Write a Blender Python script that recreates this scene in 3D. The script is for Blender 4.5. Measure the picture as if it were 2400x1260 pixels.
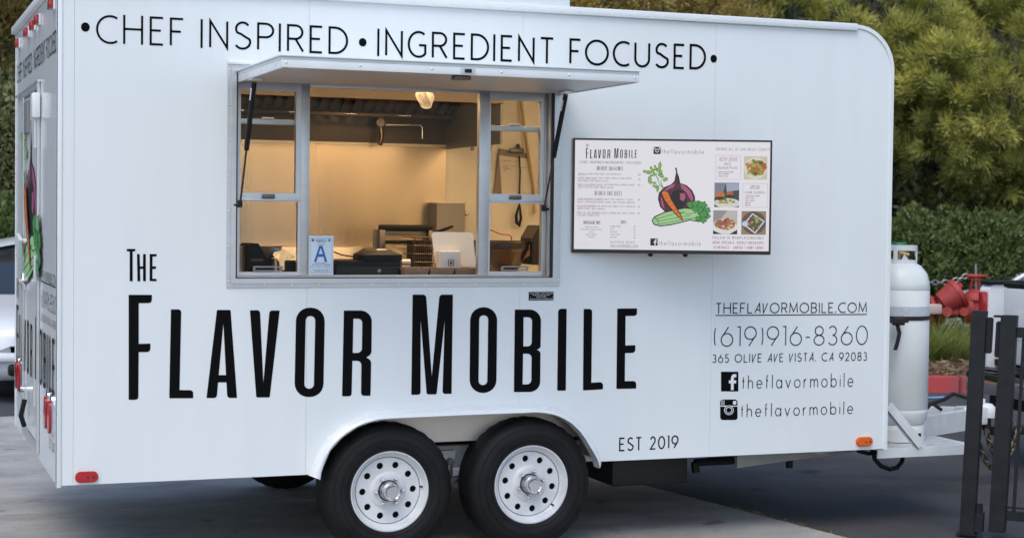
import bpy, bmesh, math, random
import numpy as np
from mathutils import Vector, Matrix
from mathutils.geometry import tessellate_polygon
random.seed(7); rng = np.random.default_rng(7)
for o in list(bpy.data.objects): bpy.data.objects.remove(o)
SC = bpy.context.scene; COL = SC.collection
rad = math.radians

# ------------------------------------------------------------------ camera, sky, sun, exposure
FPX = 3958.184; CAM = np.array([-0.8284, -8.2245, 1.7667]); YAW, PIT, ROL = 0.3634, 0.0328, 0.0119
def cam_axes():
    cy, sy, cp, sp, cr, sr = math.cos(YAW), math.sin(YAW), math.cos(PIT), math.sin(PIT), math.cos(ROL), math.sin(ROL)
    f = np.array([sy*cp, cy*cp, -sp]); r = np.array([cy, -sy, 0.]); u = np.cross(r, f)
    return cr*r+sr*u, -sr*r+cr*u, f
CR, CU, CF = cam_axes()
cd = bpy.data.cameras.new('camera'); cam = bpy.data.objects.new('camera', cd); COL.objects.link(cam)
cd.sensor_width = 36; cd.lens = 36*FPX/2400; cd.clip_start = 0.1; cd.clip_end = 600
cam.matrix_world = Matrix(((CR[0], CU[0], -CF[0], CAM[0]), (CR[1], CU[1], -CF[1], CAM[1]), (CR[2], CU[2], -CF[2], CAM[2]), (0, 0, 0, 1)))
cd.dof.use_dof = True; cd.dof.focus_distance = 9.0; cd.dof.aperture_fstop = 4.0
SC.camera = cam
SUN_EL, SUN_AZ = rad(58), rad(215)          # azimuth measured from +Y towards +X, where the light comes from
w = bpy.data.worlds.new('World'); SC.world = w; w.use_nodes = True
nt = w.node_tree; sky = nt.nodes.new('ShaderNodeTexSky'); sky.sky_type = 'NISHITA'; sky.sun_disc = False
sky.sun_elevation = SUN_EL; sky.sun_rotation = SUN_AZ; sky.air_density = 0.9; sky.dust_density = 1.6; sky.ozone_density = 0.0
bg = nt.nodes['Background']; bg.inputs[1].default_value = 0.15
nt.links.new(sky.outputs[0], bg.inputs[0])
sd = bpy.data.lights.new('sun', 'SUN'); sd.energy = 0.75; sd.angle = rad(40); sd.color = (1.0, 0.97, 0.88)
sun = bpy.data.objects.new('sun', sd); COL.objects.link(sun)
sdir = Vector((math.sin(SUN_AZ)*math.cos(SUN_EL), math.cos(SUN_AZ)*math.cos(SUN_EL), math.sin(SUN_EL)))
sun.rotation_euler = sdir.to_track_quat('Z', 'Y').to_euler(); sun.location = (0, -6, 9)
SC.view_settings.view_transform = 'Standard'; SC.view_settings.look = 'None'
SC.view_settings.exposure = 0.68; SC.view_settings.gamma = 1.0; SC.view_settings.use_curve_mapping = False
SC.render.engine = 'CYCLES'
SC.cycles.max_bounces = 6; SC.cycles.diffuse_bounces = 3; SC.cycles.glossy_bounces = 3; SC.cycles.transmission_bounces = 4; SC.cycles.transparent_max_bounces = 8
SC.cycles.caustics_reflective = False; SC.cycles.caustics_refractive = False

# ------------------------------------------------------------------ measuring helpers: pixel of the photograph -> point on a known plane
def ray(px, py): return CF+(px-1200)/FPX*CR-(py-630)/FPX*CU
def onY(px, py, y=0.): d = ray(px, py); return CAM+(y-CAM[1])/d[1]*d
def onX(px, py, x=0.): d = ray(px, py); return CAM+(x-CAM[0])/d[0]*d
def onZ(px, py, z=0.): d = ray(px, py); return CAM+(z-CAM[2])/d[2]*d
def onD(px, py, dist): return CAM+dist*ray(px, py)

# ------------------------------------------------------------------ materials
MATS = {}
def M(name, col=(.8, .8, .8), rough=.5, metal=0., var=0., vscale=6., bump=0., bscale=40., emit=0., coat=0., spec=.5, stretch=(1, 1, 1), alpha=None, trans=0., col2=None, detail=5.):
    if name in MATS: return MATS[name]
    m = bpy.data.materials.new(name); m.use_nodes = True; MATS[name] = m
    n, l = m.node_tree.nodes, m.node_tree.links; b = n['Principled BSDF']
    b.inputs['Base Color'].default_value = (*col, 1); b.inputs['Roughness'].default_value = rough; b.inputs['Metallic'].default_value = metal
    b.inputs['Coat Weight'].default_value = coat; b.inputs['Coat Roughness'].default_value = .08
    b.inputs['Specular IOR Level'].default_value = spec
    if emit: b.inputs['Emission Color'].default_value = (*col, 1); b.inputs['Emission Strength'].default_value = emit
    if trans: b.inputs['Transmission Weight'].default_value = trans
    if var or bump or col2:
        tc = n.new('ShaderNodeTexCoord'); mp = n.new('ShaderNodeMapping'); mp.inputs['Scale'].default_value = stretch
        l.new(tc.outputs['Object'], mp.inputs['Vector'])
        if var or col2:
            nz = n.new('ShaderNodeTexNoise'); nz.inputs['Scale'].default_value = vscale; nz.inputs['Detail'].default_value = detail
            l.new(mp.outputs[0], nz.inputs['Vector'])
            rp = n.new('ShaderNodeValToRGB'); l.new(nz.outputs['Fac'], rp.inputs['Fac'])
            c2 = col2 if col2 else tuple(min(1, c*(1+var)) for c in col); c1 = tuple(c*(1-var) for c in col) if not col2 else col
            rp.color_ramp.elements[0].position = .3; rp.color_ramp.elements[1].position = .7
            rp.color_ramp.elements[0].color = (*c1, 1); rp.color_ramp.elements[1].color = (*c2, 1)
            l.new(rp.outputs[0], b.inputs['Base Color'])
            mr = n.new('ShaderNodeMapRange'); mr.inputs['To Min'].default_value = max(.02, rough*.85); mr.inputs['To Max'].default_value = min(1, rough*1.15)
            l.new(nz.outputs['Fac'], mr.inputs['Value']); l.new(mr.outputs[0], b.inputs['Roughness'])
        if bump:
            n2 = n.new('ShaderNodeTexNoise'); n2.inputs['Scale'].default_value = bscale; n2.inputs['Detail'].default_value = 6
            l.new(mp.outputs[0], n2.inputs['Vector']); bp = n.new('ShaderNodeBump'); bp.inputs['Strength'].default_value = bump; bp.inputs['Distance'].default_value = .01
            l.new(n2.outputs['Fac'], bp.inputs['Height']); l.new(bp.outputs[0], b.inputs['Normal'])
    return m
def glass_mat(name, tint=(.94, .95, .94), refl=.16, rough=.02):
    if name in MATS: return MATS[name]
    m = bpy.data.materials.new(name); m.use_nodes = True; MATS[name] = m
    n, l = m.node_tree.nodes, m.node_tree.links; n.remove(n['Principled BSDF'])
    t = n.new('ShaderNodeBsdfTransparent'); t.inputs[0].default_value = (*tint, 1)
    g = n.new('ShaderNodeBsdfGlossy'); g.inputs['Roughness'].default_value = rough; g.inputs[0].default_value = (1, 1, 1, 1)
    f = n.new('ShaderNodeFresnel'); f.inputs[0].default_value = 1.5
    mm = n.new('ShaderNodeMath'); mm.operation = 'MULTIPLY'; mm.inputs[1].default_value = refl; l.new(f.outputs[0], mm.inputs[0])
    mx = n.new('ShaderNodeMixShader'); l.new(mm.outputs[0], mx.inputs[0]); l.new(t.outputs[0], mx.inputs[1]); l.new(g.outputs[0], mx.inputs[2])
    l.new(mx.outputs[0], n['Material Output'].inputs[0]); return m
def leaf_mat(name, c_dark, c_pale, transl=.35, rough=.5):
    if name in MATS: return MATS[name]
    m = bpy.data.materials.new(name); m.use_nodes = True; MATS[name] = m
    n, l = m.node_tree.nodes, m.node_tree.links; b = n['Principled BSDF']
    at = n.new('ShaderNodeAttribute'); at.attribute_name = 'age'  # per-leaf blend from the dark to the pale leaf colour
    mx = n.new('ShaderNodeMix'); mx.data_type = 'RGBA'; mx.inputs[6].default_value = (*c_dark, 1); mx.inputs[7].default_value = (*c_pale, 1)
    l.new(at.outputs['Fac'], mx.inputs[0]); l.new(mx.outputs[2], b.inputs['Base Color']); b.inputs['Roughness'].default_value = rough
    tr = n.new('ShaderNodeBsdfTranslucent'); l.new(mx.outputs[2], tr.inputs[0])
    ms = n.new('ShaderNodeMixShader'); ms.inputs[0].default_value = transl
    l.new(b.outputs[0], ms.inputs[1]); l.new(tr.outputs[0], ms.inputs[2]); l.new(ms.outputs[0], n['Material Output'].inputs[0]); return m

# ------------------------------------------------------------------ object helpers
ROOTS = {}
def props(o, label=None, cat=None, group=None, kind=None):
    if label: o['label'] = label
    if cat: o['category'] = cat
    if group: o['group'] = group
    if kind: o['kind'] = kind
    return o
def thing(name, label, cat, loc=(0, 0, 0), rotz=0., group=None):
    o = bpy.data.objects.new(name, None); COL.objects.link(o); o.empty_display_size = .1
    o.location = loc; o.rotation_euler = (0, 0, rotz)
    ROOTS[o] = Matrix.Translation(loc) @ Matrix.Rotation(rotz, 4, 'Z')
    return props(o, label, cat, group)
def link(name, me, mat, parent=None, world=True):
    o = bpy.data.objects.new(name, me); COL.objects.link(o)
    if mat is not None: me.materials.append(mat)
    if parent is not None:
        o.parent = parent
        if world and parent in ROOTS: o.matrix_parent_inverse = ROOTS[parent].inverted()
    return o
def copy_tree(o, parent=None):
    c = o.copy(); COL.objects.link(c); c.parent = parent
    for ch in list(o.children): copy_tree(ch, c)
    return c
class MB:
    def __init__(s): s.v = []; s.f = []
    def add(s, v, f):
        k = len(s.v); s.v += [tuple(map(float, p)) for p in v]; s.f += [tuple(i+k for i in q) for q in f]; return s
    def bm(s, b):
        b.verts.index_update(); s.add([x.co for x in b.verts], [[q.index for q in f.verts] for f in b.faces]); b.free(); return s
    def box(s, x0, x1, y0, y1, z0, z1, bev=0., seg=2, rot=None, at=None):
        b = bmesh.new(); bmesh.ops.create_cube(b, size=1)
        for q in b.verts: q.co = Vector(((x0+x1)/2+q.co.x*(x1-x0), (y0+y1)/2+q.co.y*(y1-y0), (z0+z1)/2+q.co.z*(z1-z0)))
        if bev: bmesh.ops.bevel(b, geom=b.edges[:], offset=bev, segments=seg, affect='EDGES', profile=.5)
        if rot is not None:
            for q in b.verts: q.co = rot @ q.co
        if at is not None:
            for q in b.verts: q.co += Vector(at)
        return s.bm(b)
    def cyl(s, p0, p1, r0, r1=None, n=16, caps=True):
        r1 = r0 if r1 is None else r1
        p0, p1 = Vector(p0), Vector(p1); z = (p1-p0).normalized(); a = Vector((0, 0, 1)) if abs(z.z) < .9 else Vector((1, 0, 0))
        x = z.cross(a).normalized(); y = z.cross(x)
        v = [p+(x*math.cos(t)+y*math.sin(t))*r for p, r in ((p0, r0), (p1, r1)) for t in [2*math.pi*i/n for i in range(n)]]
        f = [(i, (i+1) % n, n+(i+1) % n, n+i) for i in range(n)]
        if caps: f += [tuple(range(n))[::-1], tuple(range(n, 2*n))]
        return s.add(v, f)
    def tube(s, pts, r, n=8, caps=True):
        pts = [Vector(p) for p in pts]; rs = r if isinstance(r, (list, tuple)) else [r]*len(pts); V = []; F = []; nx = None
        for i, p in enumerate(pts):
            d = (pts[min(i+1, len(pts)-1)]-pts[max(i-1, 0)]).normalized()
            if nx is None: nx = d.cross(Vector((0, 0, 1)) if abs(d.z) < .9 else Vector((1, 0, 0))).normalized()
            else: nx = (nx-d*nx.dot(d)).normalized()
            ny = d.cross(nx); V += [p+(nx*math.cos(t)+ny*math.sin(t))*rs[i] for t in [2*math.pi*k/n for k in range(n)]]
        for i in range(len(pts)-1):
            F += [(i*n+k, i*n+(k+1) % n, (i+1)*n+(k+1) % n, (i+1)*n+k) for k in range(n)]
        if caps: F += [tuple(range(n))[::-1], tuple(range((len(pts)-1)*n, len(pts)*n))]
        return s.add(V, F)
    def lathe(s, prof, c=(0, 0, 0), axis='Z', n=32, close=False):
        V = []; F = []
        for r, h in prof:
            for k in range(n):
                t = 2*math.pi*k/n; a, b = r*math.cos(t), r*math.sin(t)
                V.append({'Z': (c[0]+a, c[1]+b, c[2]+h), 'Y': (c[0]+a, c[1]+h, c[2]+b), 'X': (c[0]+h, c[1]+a, c[2]+b)}[axis])
        m = len(prof)
        for i in range(m if close else m-1):
            j = (i+1) % m
            F += [(i*n+k, i*n+(k+1) % n, j*n+(k+1) % n, j*n+k) for k in range(n)]
        return s.add(V, F)
    def prism(s, outline, fn, d0, d1, holes=()):
        """outline/holes: 2d points; fn(u,v,d)->xyz; front at d0, back at d1"""
        loops = [list(outline)]+[list(h) for h in holes]
        tri = tessellate_polygon([[Vector((p[0], p[1], 0)) for p in L] for L in loops])
        flat = [p for L in loops for p in L]; n = len(flat)
        V = [fn(p[0], p[1], d0) for p in flat]; F = [tuple(t) for t in tri]
        if d1 is not None:
            V += [fn(p[0], p[1], d1) for p in flat]; F += [tuple(i+n for i in t[::-1]) for t in tri]; k = 0
            for L in loops:
                F += [(k+i, k+(i+1) % len(L), n+k+(i+1) % len(L), n+k+i) for i in range(len(L))]; k += len(L)
        return s.add(V, F)
    def build(s, name, mat, parent=None, smooth=None, world=True, fix=True):
        me = bpy.data.meshes.new(name); me.from_pydata(s.v, [], s.f)
        if fix:
            b = bmesh.new(); b.from_mesh(me); bmesh.ops.recalc_face_normals(b, faces=b.faces); b.to_mesh(me); b.free()
        if smooth is not None:
            me.shade_smooth()
            if smooth < 180: me.set_sharp_from_angle(angle=rad(smooth))
        return link(name, me, mat, parent, world)
def fillet(pts, n=6):
    """pts: (x,y[,r]) -> rounded polygon"""
    out = []; m = len(pts)
    for i in range(m):
        p = Vector(pts[i][:2]); r = pts[i][2] if len(pts[i]) > 2 else 0
        if r <= 0: out.append((p.x, p.y)); continue
        a = Vector(pts[i-1][:2])-p; b = Vector(pts[(i+1) % m][:2])-p
        la, lb = a.length, b.length; a /= la; b /= lb
        ang = math.acos(max(-1, min(1, a.dot(b)))); d = min(r/math.tan(ang/2), la*.49, lb*.49); rr = d*math.tan(ang/2)
        c = p+(a+b).normalized()*(rr/math.sin(ang/2)); s0 = p+a*d-c; s1 = p+b*d-c
        a0 = math.atan2(s0.y, s0.x); a1 = math.atan2(s1.y, s1.x); dl = (a1-a0+math.pi) % (2*math.pi)-math.pi
        for k in range(n+1):
            t = a0+dl*k/n; out.append((c.x+rr*math.cos(t), c.y+rr*math.sin(t)))
    return out

# ------------------------------------------------------------------ a drawn sans-serif alphabet made of strokes (unit cap height)
def el(cx, cy, rx, ry, a0, a1, n=14): return [(cx+rx*math.cos(rad(a0+(a1-a0)*i/n)), cy+ry*math.sin(rad(a0+(a1-a0)*i/n))) for i in range(n+1)]
G = {}
G['A'] = (.82, [[(0, 0), (.5, 1), (1, 0)], [(.2, .34), (.8, .34)]])
G['\u00c0'] = (.58, [[(0, 0), (.86, 1), (1, 0)], [(.28, .32), (.95, .32)]])
G['\u00dc'] = (.52, [[(0, 1), (.14, 0), (1, 1)]])
G['B'] = (.58, [[(0, 0), (0, 1), (.55, 1)]+el(.55, .76, .4, .24, 90, -90)+[(0, .52)], [(.55, .52)]+el(.55, .26, .45, .26, 90, -90)+[(0, 0)]])
G['C'] = (.74, [el(.68, .5, .68, .5, 58, 302, 22)])
G['D'] = (.72, [[(0, 0), (0, 1), (.3, 1)]+el(.3, .5, .7, .5, 90, -90, 20)+[(0, 0)]])
G['E'] = (.5, [[(1, 1), (0, 1), (0, 0), (1, 0)], [(0, .52), (.82, .52)]])
G['F'] = (.5, [[(1, 1), (0, 1), (0, 0)], [(0, .52), (.82, .52)]])
G['G'] = (.78, [el(.6, .5, .6, .5, 55, 300, 22)+[(1, .14), (1, .47), (.62, .47)]])
G['H'] = (.68, [[(0, 0), (0, 1)], [(1, 0), (1, 1)], [(0, .52), (1, .52)]])
G['I'] = (.07, [[(.5, 0), (.5, 1)]])
G['J'] = (.4, [[(1, 1), (1, .25)]+el(.5, .25, .5, .25, 0, -170, 10)])
G['K'] = (.6, [[(0, 0), (0, 1)], [(1, 1), (0, .42)], [(.3, .58), (1, 0)]])
G['L'] = (.48, [[(0, 1), (0, 0), (1, 0)]])
G['M'] = (.8, [[(0, 0), (.06, 1), (.5, .12), (.94, 1), (1, 0)]])
G['N'] = (.68, [[(0, 0), (0, 1), (1, 0), (1, 1)]])
G['O'] = (.9, [el(.5, .5, .5, .5, 0, 360, 28)])
G['P'] = (.55, [[(0, 0), (0, 1), (.5, 1)]+el(.5, .74, .5, .26, 90, -90)+[(0, .48)]])
G['Q'] = (.9, [el(.5, .5, .5, .5, 0, 360, 28), [(.62, .3), (1, 0)]])
G['R'] = (.58, [[(0, 0), (0, 1), (.5, 1)]+el(.5, .74, .45, .26, 90, -90)+[(0, .48)], [(.5, .48), (1, 0)]])
G['S'] = (.56, [el(.52, .75, .44, .25, 35, 215, 14)+[(.4, .56), (.66, .46)]+el(.5, .26, .5, .26, 25, -150, 14)])
G['T'] = (.52, [[(0, 1), (1, 1)], [(.5, 1), (.5, 0)]])
G['U'] = (.6, [[(0, 1), (0, .32)]+el(.5, .32, .5, .32, 180, 360, 14)+[(1, 1)]])
G['V'] = (.7, [[(0, 1), (.5, 0), (1, 1)]])
G['W'] = (.95, [[(0, 1), (.25, 0), (.5, .9), (.75, 0), (1, 1)]])
G['X'] = (.62, [[(0, 0), (1, 1)], [(0, 1), (1, 0)]])
G['Y'] = (.64, [[(0, 1), (.5, .48), (1, 1)], [(.5, .48), (.5, 0)]])
G['Z'] = (.6, [[(0, 1), (1, 1), (0, 0), (1, 0)]])
G['0'] = (.62, [el(.5, .5, .5, .5, 0, 360, 26)])
G['1'] = (.2, [[(0, 1), (.95, 1), (.95, 0)]])
G['2'] = (.52, [el(.48, .72, .46, .28, 165, -25, 14)+[(0, 0), (1, 0)]])
G['3'] = (.5, [el(.48, .76, .42, .24, 150, -90, 14), el(.48, .26, .5, .26, 90, -150, 14)])
G['5'] = (.5, [[(.92, 1), (.15, 1), (.08, .58)]+el(.45, .31, .5, .31, 120, -150, 14)])
G['6'] = (.62, [[(.62, 1), (.1, .5)], el(.5, .33, .5, .33, 0, 360, 22)])
G['8'] = (.56, [el(.5, .76, .4, .24, 0, 360, 20), el(.5, .26, .5, .26, 0, 360, 20)])
G['9'] = (.62, [[(.38, 0), (.9, .5)], el(.5, .67, .5, .33, 0, 360, 22)])
G['4'] = (.55, [[(.75, 0), (.75, 1), (0, .28), (1, .28)]])
G['7'] = (.5, [[(0, 1), (1, 1), (.35, 0)]])
G['('] = (.16, [el(1.2, .5, 1.2, .58, 130, 230, 8)])
G[')'] = (.16, [el(-.2, .5, 1.2, .58, -50, 50, 8)])
G['-'] = (.26, [[(0, .42), (1, .42)]])
G['.'] = (.06, [[(.1, .0), (.9, .0)]])
G[','] = (.06, [[(.9, .03), (.1, -.12)]])
G[':'] = (.06, [[(.1, 0), (.9, 0)], [(.1, .5), (.9, .5)]])
G['!'] = (.06, [[(.5, 1), (.5, .25)], [(.1, 0), (.9, 0)]])
G['@'] = (.9, [el(.5, .5, .22, .22, 0, 360, 12), el(.5, .5, .5, .5, -50, 290, 20)])
G['$'] = (.5, [el(.52, .75, .44, .25, 35, 215, 10)+[(.66, .46)]+el(.5, .26, .5, .26, 25, -150, 10), [(.5, -.1), (.5, 1.1)]])
G['\u2022'] = (.18, [el(.5, .5, .35, .09, 0, 360, 10)])
G['/'] = (.4, [[(0, 0), (1, 1)]])
X = .62
G['t'] = (.22, [[(.5, 0), (.5, .88)], [(0, .6), (1, .6)]])
G['h'] = (.42, [[(0, 0), (0, 1)], [(0, .35)]+el(.5, X-.3, .5, .3, 180, 0, 12)+[(1, 0)]])
G['e'] = (.48, [[(0, X/2), (1, X/2)]+el(.5, X/2, .5, X/2, 12, 318, 20)])
G['f'] = (.26, [[(.35, 0), (.35, .82)]+el(.75, .82, .4, .18, 180, 75, 8), [(0, .6), (.9, .6)]])
G['l'] = (.06, [[(.5, 0), (.5, 1)]])
G['a'] = (.5, [el(.5, X/2, .5, X/2, 0, 360, 22), [(1, X), (1, 0)]])
G['v'] = (.46, [[(0, X), (.5, 0), (1, X)]])
G['o'] = (.52, [el(.5, X/2, .5, X/2, 0, 360, 22)])
G['r'] = (.28, [[(0, 0), (0, X)], [(0, .34)]+el(.8, .3, .8, X-.3, 180, 85, 8)])
G['m'] = (.66, [[(0, 0), (0, X)], [(0, .3)]+el(.25, .36, .25, X-.36, 180, 0, 10)+[(.5, 0)], [(.5, .3)]+el(.75, .36, .25, X-.36, 180, 0, 10)+[(1, 0)]])
G['b'] = (.5, [el(.5, X/2, .5, X/2, 0, 360, 22), [(0, 1), (0, 0)]])
G['i'] = (.06, [[(.5, 0), (.5, X)], [(.5, .8), (.5, .86)]])
def ribbon(mb, pts, t, fn):
    P = [Vector(p) for p in pts]; Q = [P[0]]
    for p in P[1:]:
        if (p-Q[-1]).length > 1e-6: Q.append(p)
    if len(Q) < 2: return
    closed = (Q[0]-Q[-1]).length < t*.2 and len(Q) > 6
    if closed: Q.pop()
    L = []; n = len(Q)
    for i in range(n):
        a = Q[i-1] if (i > 0 or closed) else None; b = Q[(i+1) % n] if (i < n-1 or closed) else None
        d0 = (Q[i]-a).normalized() if a is not None else None; d1 = (b-Q[i]).normalized() if b is not None else None
        if d0 is None: d0 = d1
        if d1 is None: d1 = d0
        n0 = Vector((-d0.y, d0.x)); n1 = Vector((-d1.y, d1.x)); m = (n0+n1)
        if m.length < .2: m = n1.copy()
        m.normalize(); k = 1/max(.3, m.dot(n1)); L.append((Q[i]+m*t/2*k, Q[i]-m*t/2*k))
    V = [fn(p.x, p.y) for pr in L for p in pr]
    F = [(2*i, 2*i+1, 2*((i+1) % n)+1, 2*((i+1) % n)) for i in range(n if closed else n-1)]
    mb.add(V, F)
def glyph(mb, ch, x0, x1, z0, z1, t, fn):
    if ch == '\u25cf':
        c = ((x0+x1)/2, (z0+z1)/2); mb.prism(el(*c, (x1-x0)/2, (z1-z0)/2, 0, 345, 23), lambda u, v, d: fn(u, v), 0, None); return
    if ch not in G: return
    W, S = G[ch]; ax, bx = (x0+t/2, x1-t/2) if x1-x0 > t*1.3 else ((x0+x1)/2-1e-4, (x0+x1)/2+1e-4)
    az, bz = z0+t/2, z1-t/2
    for st in S:
        vert_only = len(st) == 2 and abs(st[0][0]-st[1][0]) < 1e-6 and ch not in 'it'
        pts = []
        for (x, y) in st:
            zz = az+(bz-az)*y
            if vert_only or (len(st) <= 5 and y in (0, 1)): zz = z0+(z1-z0)*y if vert_only else zz
            pts.append((ax+(bx-ax)*x, zz))
        if ch in '.:!' and abs(st[0][0]-st[1][0]) > .1: pts = [((x0+x1)/2-t*.5, pts[0][1]+t*.3), ((x0+x1)/2+t*.5, pts[0][1]+t*.3)]; ribbon(mb, pts, t*1.2, fn); continue
        ribbon(mb, pts, t, fn)
def text(mb, s, x0, x1, z0, h, t, fn, track=.2, space=.36, each=None):
    ws = []; 
    for ch in s: ws.append(space if ch == ' ' else max(G.get(ch, (.5,))[0], t/h))
    tot = sum(ws)+track*(len(s)-1); k = (x1-x0)/tot; x = x0
    for ch, wd in zip(s, ws):
        if ch != ' ':
            if each: mb = MB()
            glyph(mb, ch, x, x+wd*k, z0, z0+h, t, fn)
            if each: each(mb)
        x += (wd+track)*k
def textc(mb, s, xc, z0, h, t, fn, cond=1., track=.2, align=0):
    tot = (sum(.36 if c == ' ' else max(G.get(c, (.5,))[0], t/h) for c in s)+track*(len(s)-1))*h*cond
    a = xc-tot/2 if align == 0 else (xc if align < 0 else xc-tot); text(mb, s, a, a+tot, z0, h, t, fn, track)
def big_letters():
    A = lambda L: [(280+p[0]/4.5, 680+p[1]/4.5, (p[2] if len(p) > 2 else 0)/4.5) for p in L]
    B = lambda L: [(680+p[0]/4.5, 680+p[1]/4.5, (p[2] if len(p) > 2 else 0)/4.5) for p in L]
    C = lambda L: [(1080+p[0]/4.5, 680+p[1]/4.5, (p[2] if len(p) > 2 else 0)/4.5) for p in L]
    T = lambda L: [(280+p[0]/10, 560+p[1]/10, (p[2] if len(p) > 2 else 0)/10) for p in L]
    return [
     (A([(97,47,5),(343,47,6),(341,133,34),(203,135),(203,563),(327,560,8),(325,649,36),(203,650),(199,1152,32),(97,1152,6)]), []),
     (A([(543,200,6),(652,200,32),(634,1050),(778,1050,36),(778,1135,7),(525,1136,8)]), []),
     (A([(1028,206,12),(1172,206,12),(1240,1132,6),(1137,1132,34),(1128,968),(1040,968),(1026,1133,34),(918,1133,5)]), [A([(1096,350),(1124,892),(1047,892)])]),
     (A([(1376,209,5),(1482,209,32),(1518,972),(1582,212,32),(1690,212,5),(1585,1127,14),(1443,1127,14)]), []),
     (B([(64,182,142),(367,182,142),(350,1122,142),(45,1122,142)]), [B([(165,270,48),(266,270,48),(250,1035,48),(149,1035,48)])]),
     (B([(567,212,5),(863,212,118),(858,672,70),(803,705),(855,738,70),(848,1110,8),(748,1110,32),(752,742,45),(657,742),(648,1115,32),(548,1115,6)]), [B([(667,298),(762,298,50),(757,658,50),(660,658)])]),
     (B([(1292,45,6),(1434,45,36),(1494,905),(1576,45,36),(1717,45,6),(1703,1089,8),(1607,1090,28),(1631,312),(1545,1095,20),(1440,1095,20),(1377,312),(1376,1098,28),(1278,1100,6)]), []),
     (C([(100,177,138),(385,177,138),(375,1080,138),(92,1080,138)]), [C([(195,263,45),(290,263,45),(279,997,45),(187,997,45)])]),
     (C([(570,202,5),(847,202,118),(842,605,70),(803,625),(841,645,70),(837,1070,112),(560,1071,6)]), [C([(662,283),(753,283,45),(748,588,45),(660,590)]), C([(657,667),(747,667,45),(744,988,45),(652,990)])]),
     (C([(1028,195,30),(1117,194,5),(1108,1056,10),(1017,1057,10)]), []),
     (C([(1296,196,6),(1386,196,30),(1377,972),(1500,965,32),(1500,1042,10),(1289,1054,8)]), []),
     (C([(1651,192,8),(1860,189,8),(1858,268,32),(1738,270),(1736,580),(1842,577,8),(1840,658,34),(1733,660),(1730,956),(1850,954,32),(1850,1034,8),(1641,1038,8)]), []),
     (T([(168,230,8),(375,230,8),(370,287,22),(308,290),(310,985,8),(240,985,8),(240,290),(172,287,20)]), []),
     (T([(410,350,8),(475,350,20),(480,640),(550,640),(553,350,20),(617,350,6),(620,985,8),(553,985,15),(553,697),(482,697),(488,985,15),(422,985,8)]), []),
     (T([(708,350,8),(872,350,5),(868,404,20),(775,408),(773,640),(860,640,5),(855,695,20),(773,700),(772,930),(866,930,15),(872,983,5),(708,983,8)]), []),
    ]
BIG = [(fillet(o), [fillet(h) for h in hs]) for o, hs in big_letters()]

# ------------------------------------------------------------------ shared materials
def body_white():
    m = M('white_painted_aluminium', (.80, .805, .81), .26, bump=.02, bscale=1.4, coat=.3); n, l = m.node_tree.nodes, m.node_tree.links; b = n['Principled BSDF']
    g = n.new('ShaderNodeNewGeometry')
    def noise(sc, scale, det): 
        mp = n.new('ShaderNodeMapping'); mp.inputs['Scale'].default_value = sc; l.new(g.outputs['Position'], mp.inputs[0]); z = n.new('ShaderNodeTexNoise'); z.inputs['Scale'].default_value = scale; z.inputs['Detail'].default_value = det; l.new(mp.outputs[0], z.inputs['Vector']); return z
    a_ = noise((1, 1, .12), 9, 6); c_ = noise((1, 1, 1), 1.2, 4); d_ = noise((1, 1, 1), 55, 2)
    r1 = n.new('ShaderNodeValToRGB'); r1.color_ramp.elements[0].position = .35; r1.color_ramp.elements[1].position = .75; r1.color_ramp.elements[0].color = (.765, .806, .813, 1); r1.color_ramp.elements[1].color = (.745, .782, .786, 1); l.new(a_.outputs['Fac'], r1.inputs[0])
    r2 = n.new('ShaderNodeValToRGB'); r2.color_ramp.elements[0].position = .35; r2.color_ramp.elements[1].position = .7; r2.color_ramp.elements[0].color = (1, 1, 1, 1); r2.color_ramp.elements[1].color = (.97, .97, .968, 1); l.new(c_.outputs['Fac'], r2.inputs[0])
    r3 = n.new('ShaderNodeValToRGB'); r3.color_ramp.elements[0].position = .72; r3.color_ramp.elements[1].position = .78; r3.color_ramp.elements[0].color = (1, 1, 1, 1); r3.color_ramp.elements[1].color = (.9, .89, .87, 1); l.new(d_.outputs['Fac'], r3.inputs[0])
    x1_ = n.new('ShaderNodeMix'); x1_.data_type = 'RGBA'; x1_.blend_type = 'MULTIPLY'; x1_.inputs[0].default_value = 1; l.new(r1.outputs[0], x1_.inputs[6]); l.new(r2.outputs[0], x1_.inputs[7])
    x2_ = n.new('ShaderNodeMix'); x2_.data_type = 'RGBA'; x2_.blend_type = 'MULTIPLY'; x2_.inputs[0].default_value = 1; l.new(x1_.outputs[2], x2_.inputs[6]); l.new(r3.outputs[0], x2_.inputs[7])
    l.new(x2_.outputs[2], b.inputs['Base Color']); return m
WHITE = body_white()
WHITE2 = M('white_trim_paint', (.755, .79, .795), .3, var=.03, vscale=9)
ALU = M('brushed_aluminium', (.62, .63, .64), .38, metal=.75, var=.04, vscale=9, stretch=(1, 1, 3))
ALUD = M('mill_aluminium_sheet', (.50, .51, .52), .42, metal=.7, var=.10, vscale=5, stretch=(1, 8, 1))
STEEL = M('kitchen_stainless', (.56, .51, .46), .36, metal=.8, var=.05, vscale=1.2, stretch=(4, 4, 1))
BRUSH = M('brushed_splashback', (.50, .42, .34), .27, metal=.88, var=.12, vscale=1.0, stretch=(4, 4, .25), bump=.12, bscale=1.5)
for n_ in BRUSH.node_tree.nodes:
    if n_.bl_idname == 'ShaderNodeTexNoise': n_.inputs['Detail'].default_value = 0.5
BRUSH.node_tree.nodes['Principled BSDF'].inputs['Anisotropic'].default_value = .75; BRUSH.node_tree.nodes['Principled BSDF'].inputs['Anisotropic Rotation'].default_value = .25
STEELD = M('dark_stainless', (.16, .135, .12), .3, metal=.8, var=.15, vscale=6)
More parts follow.
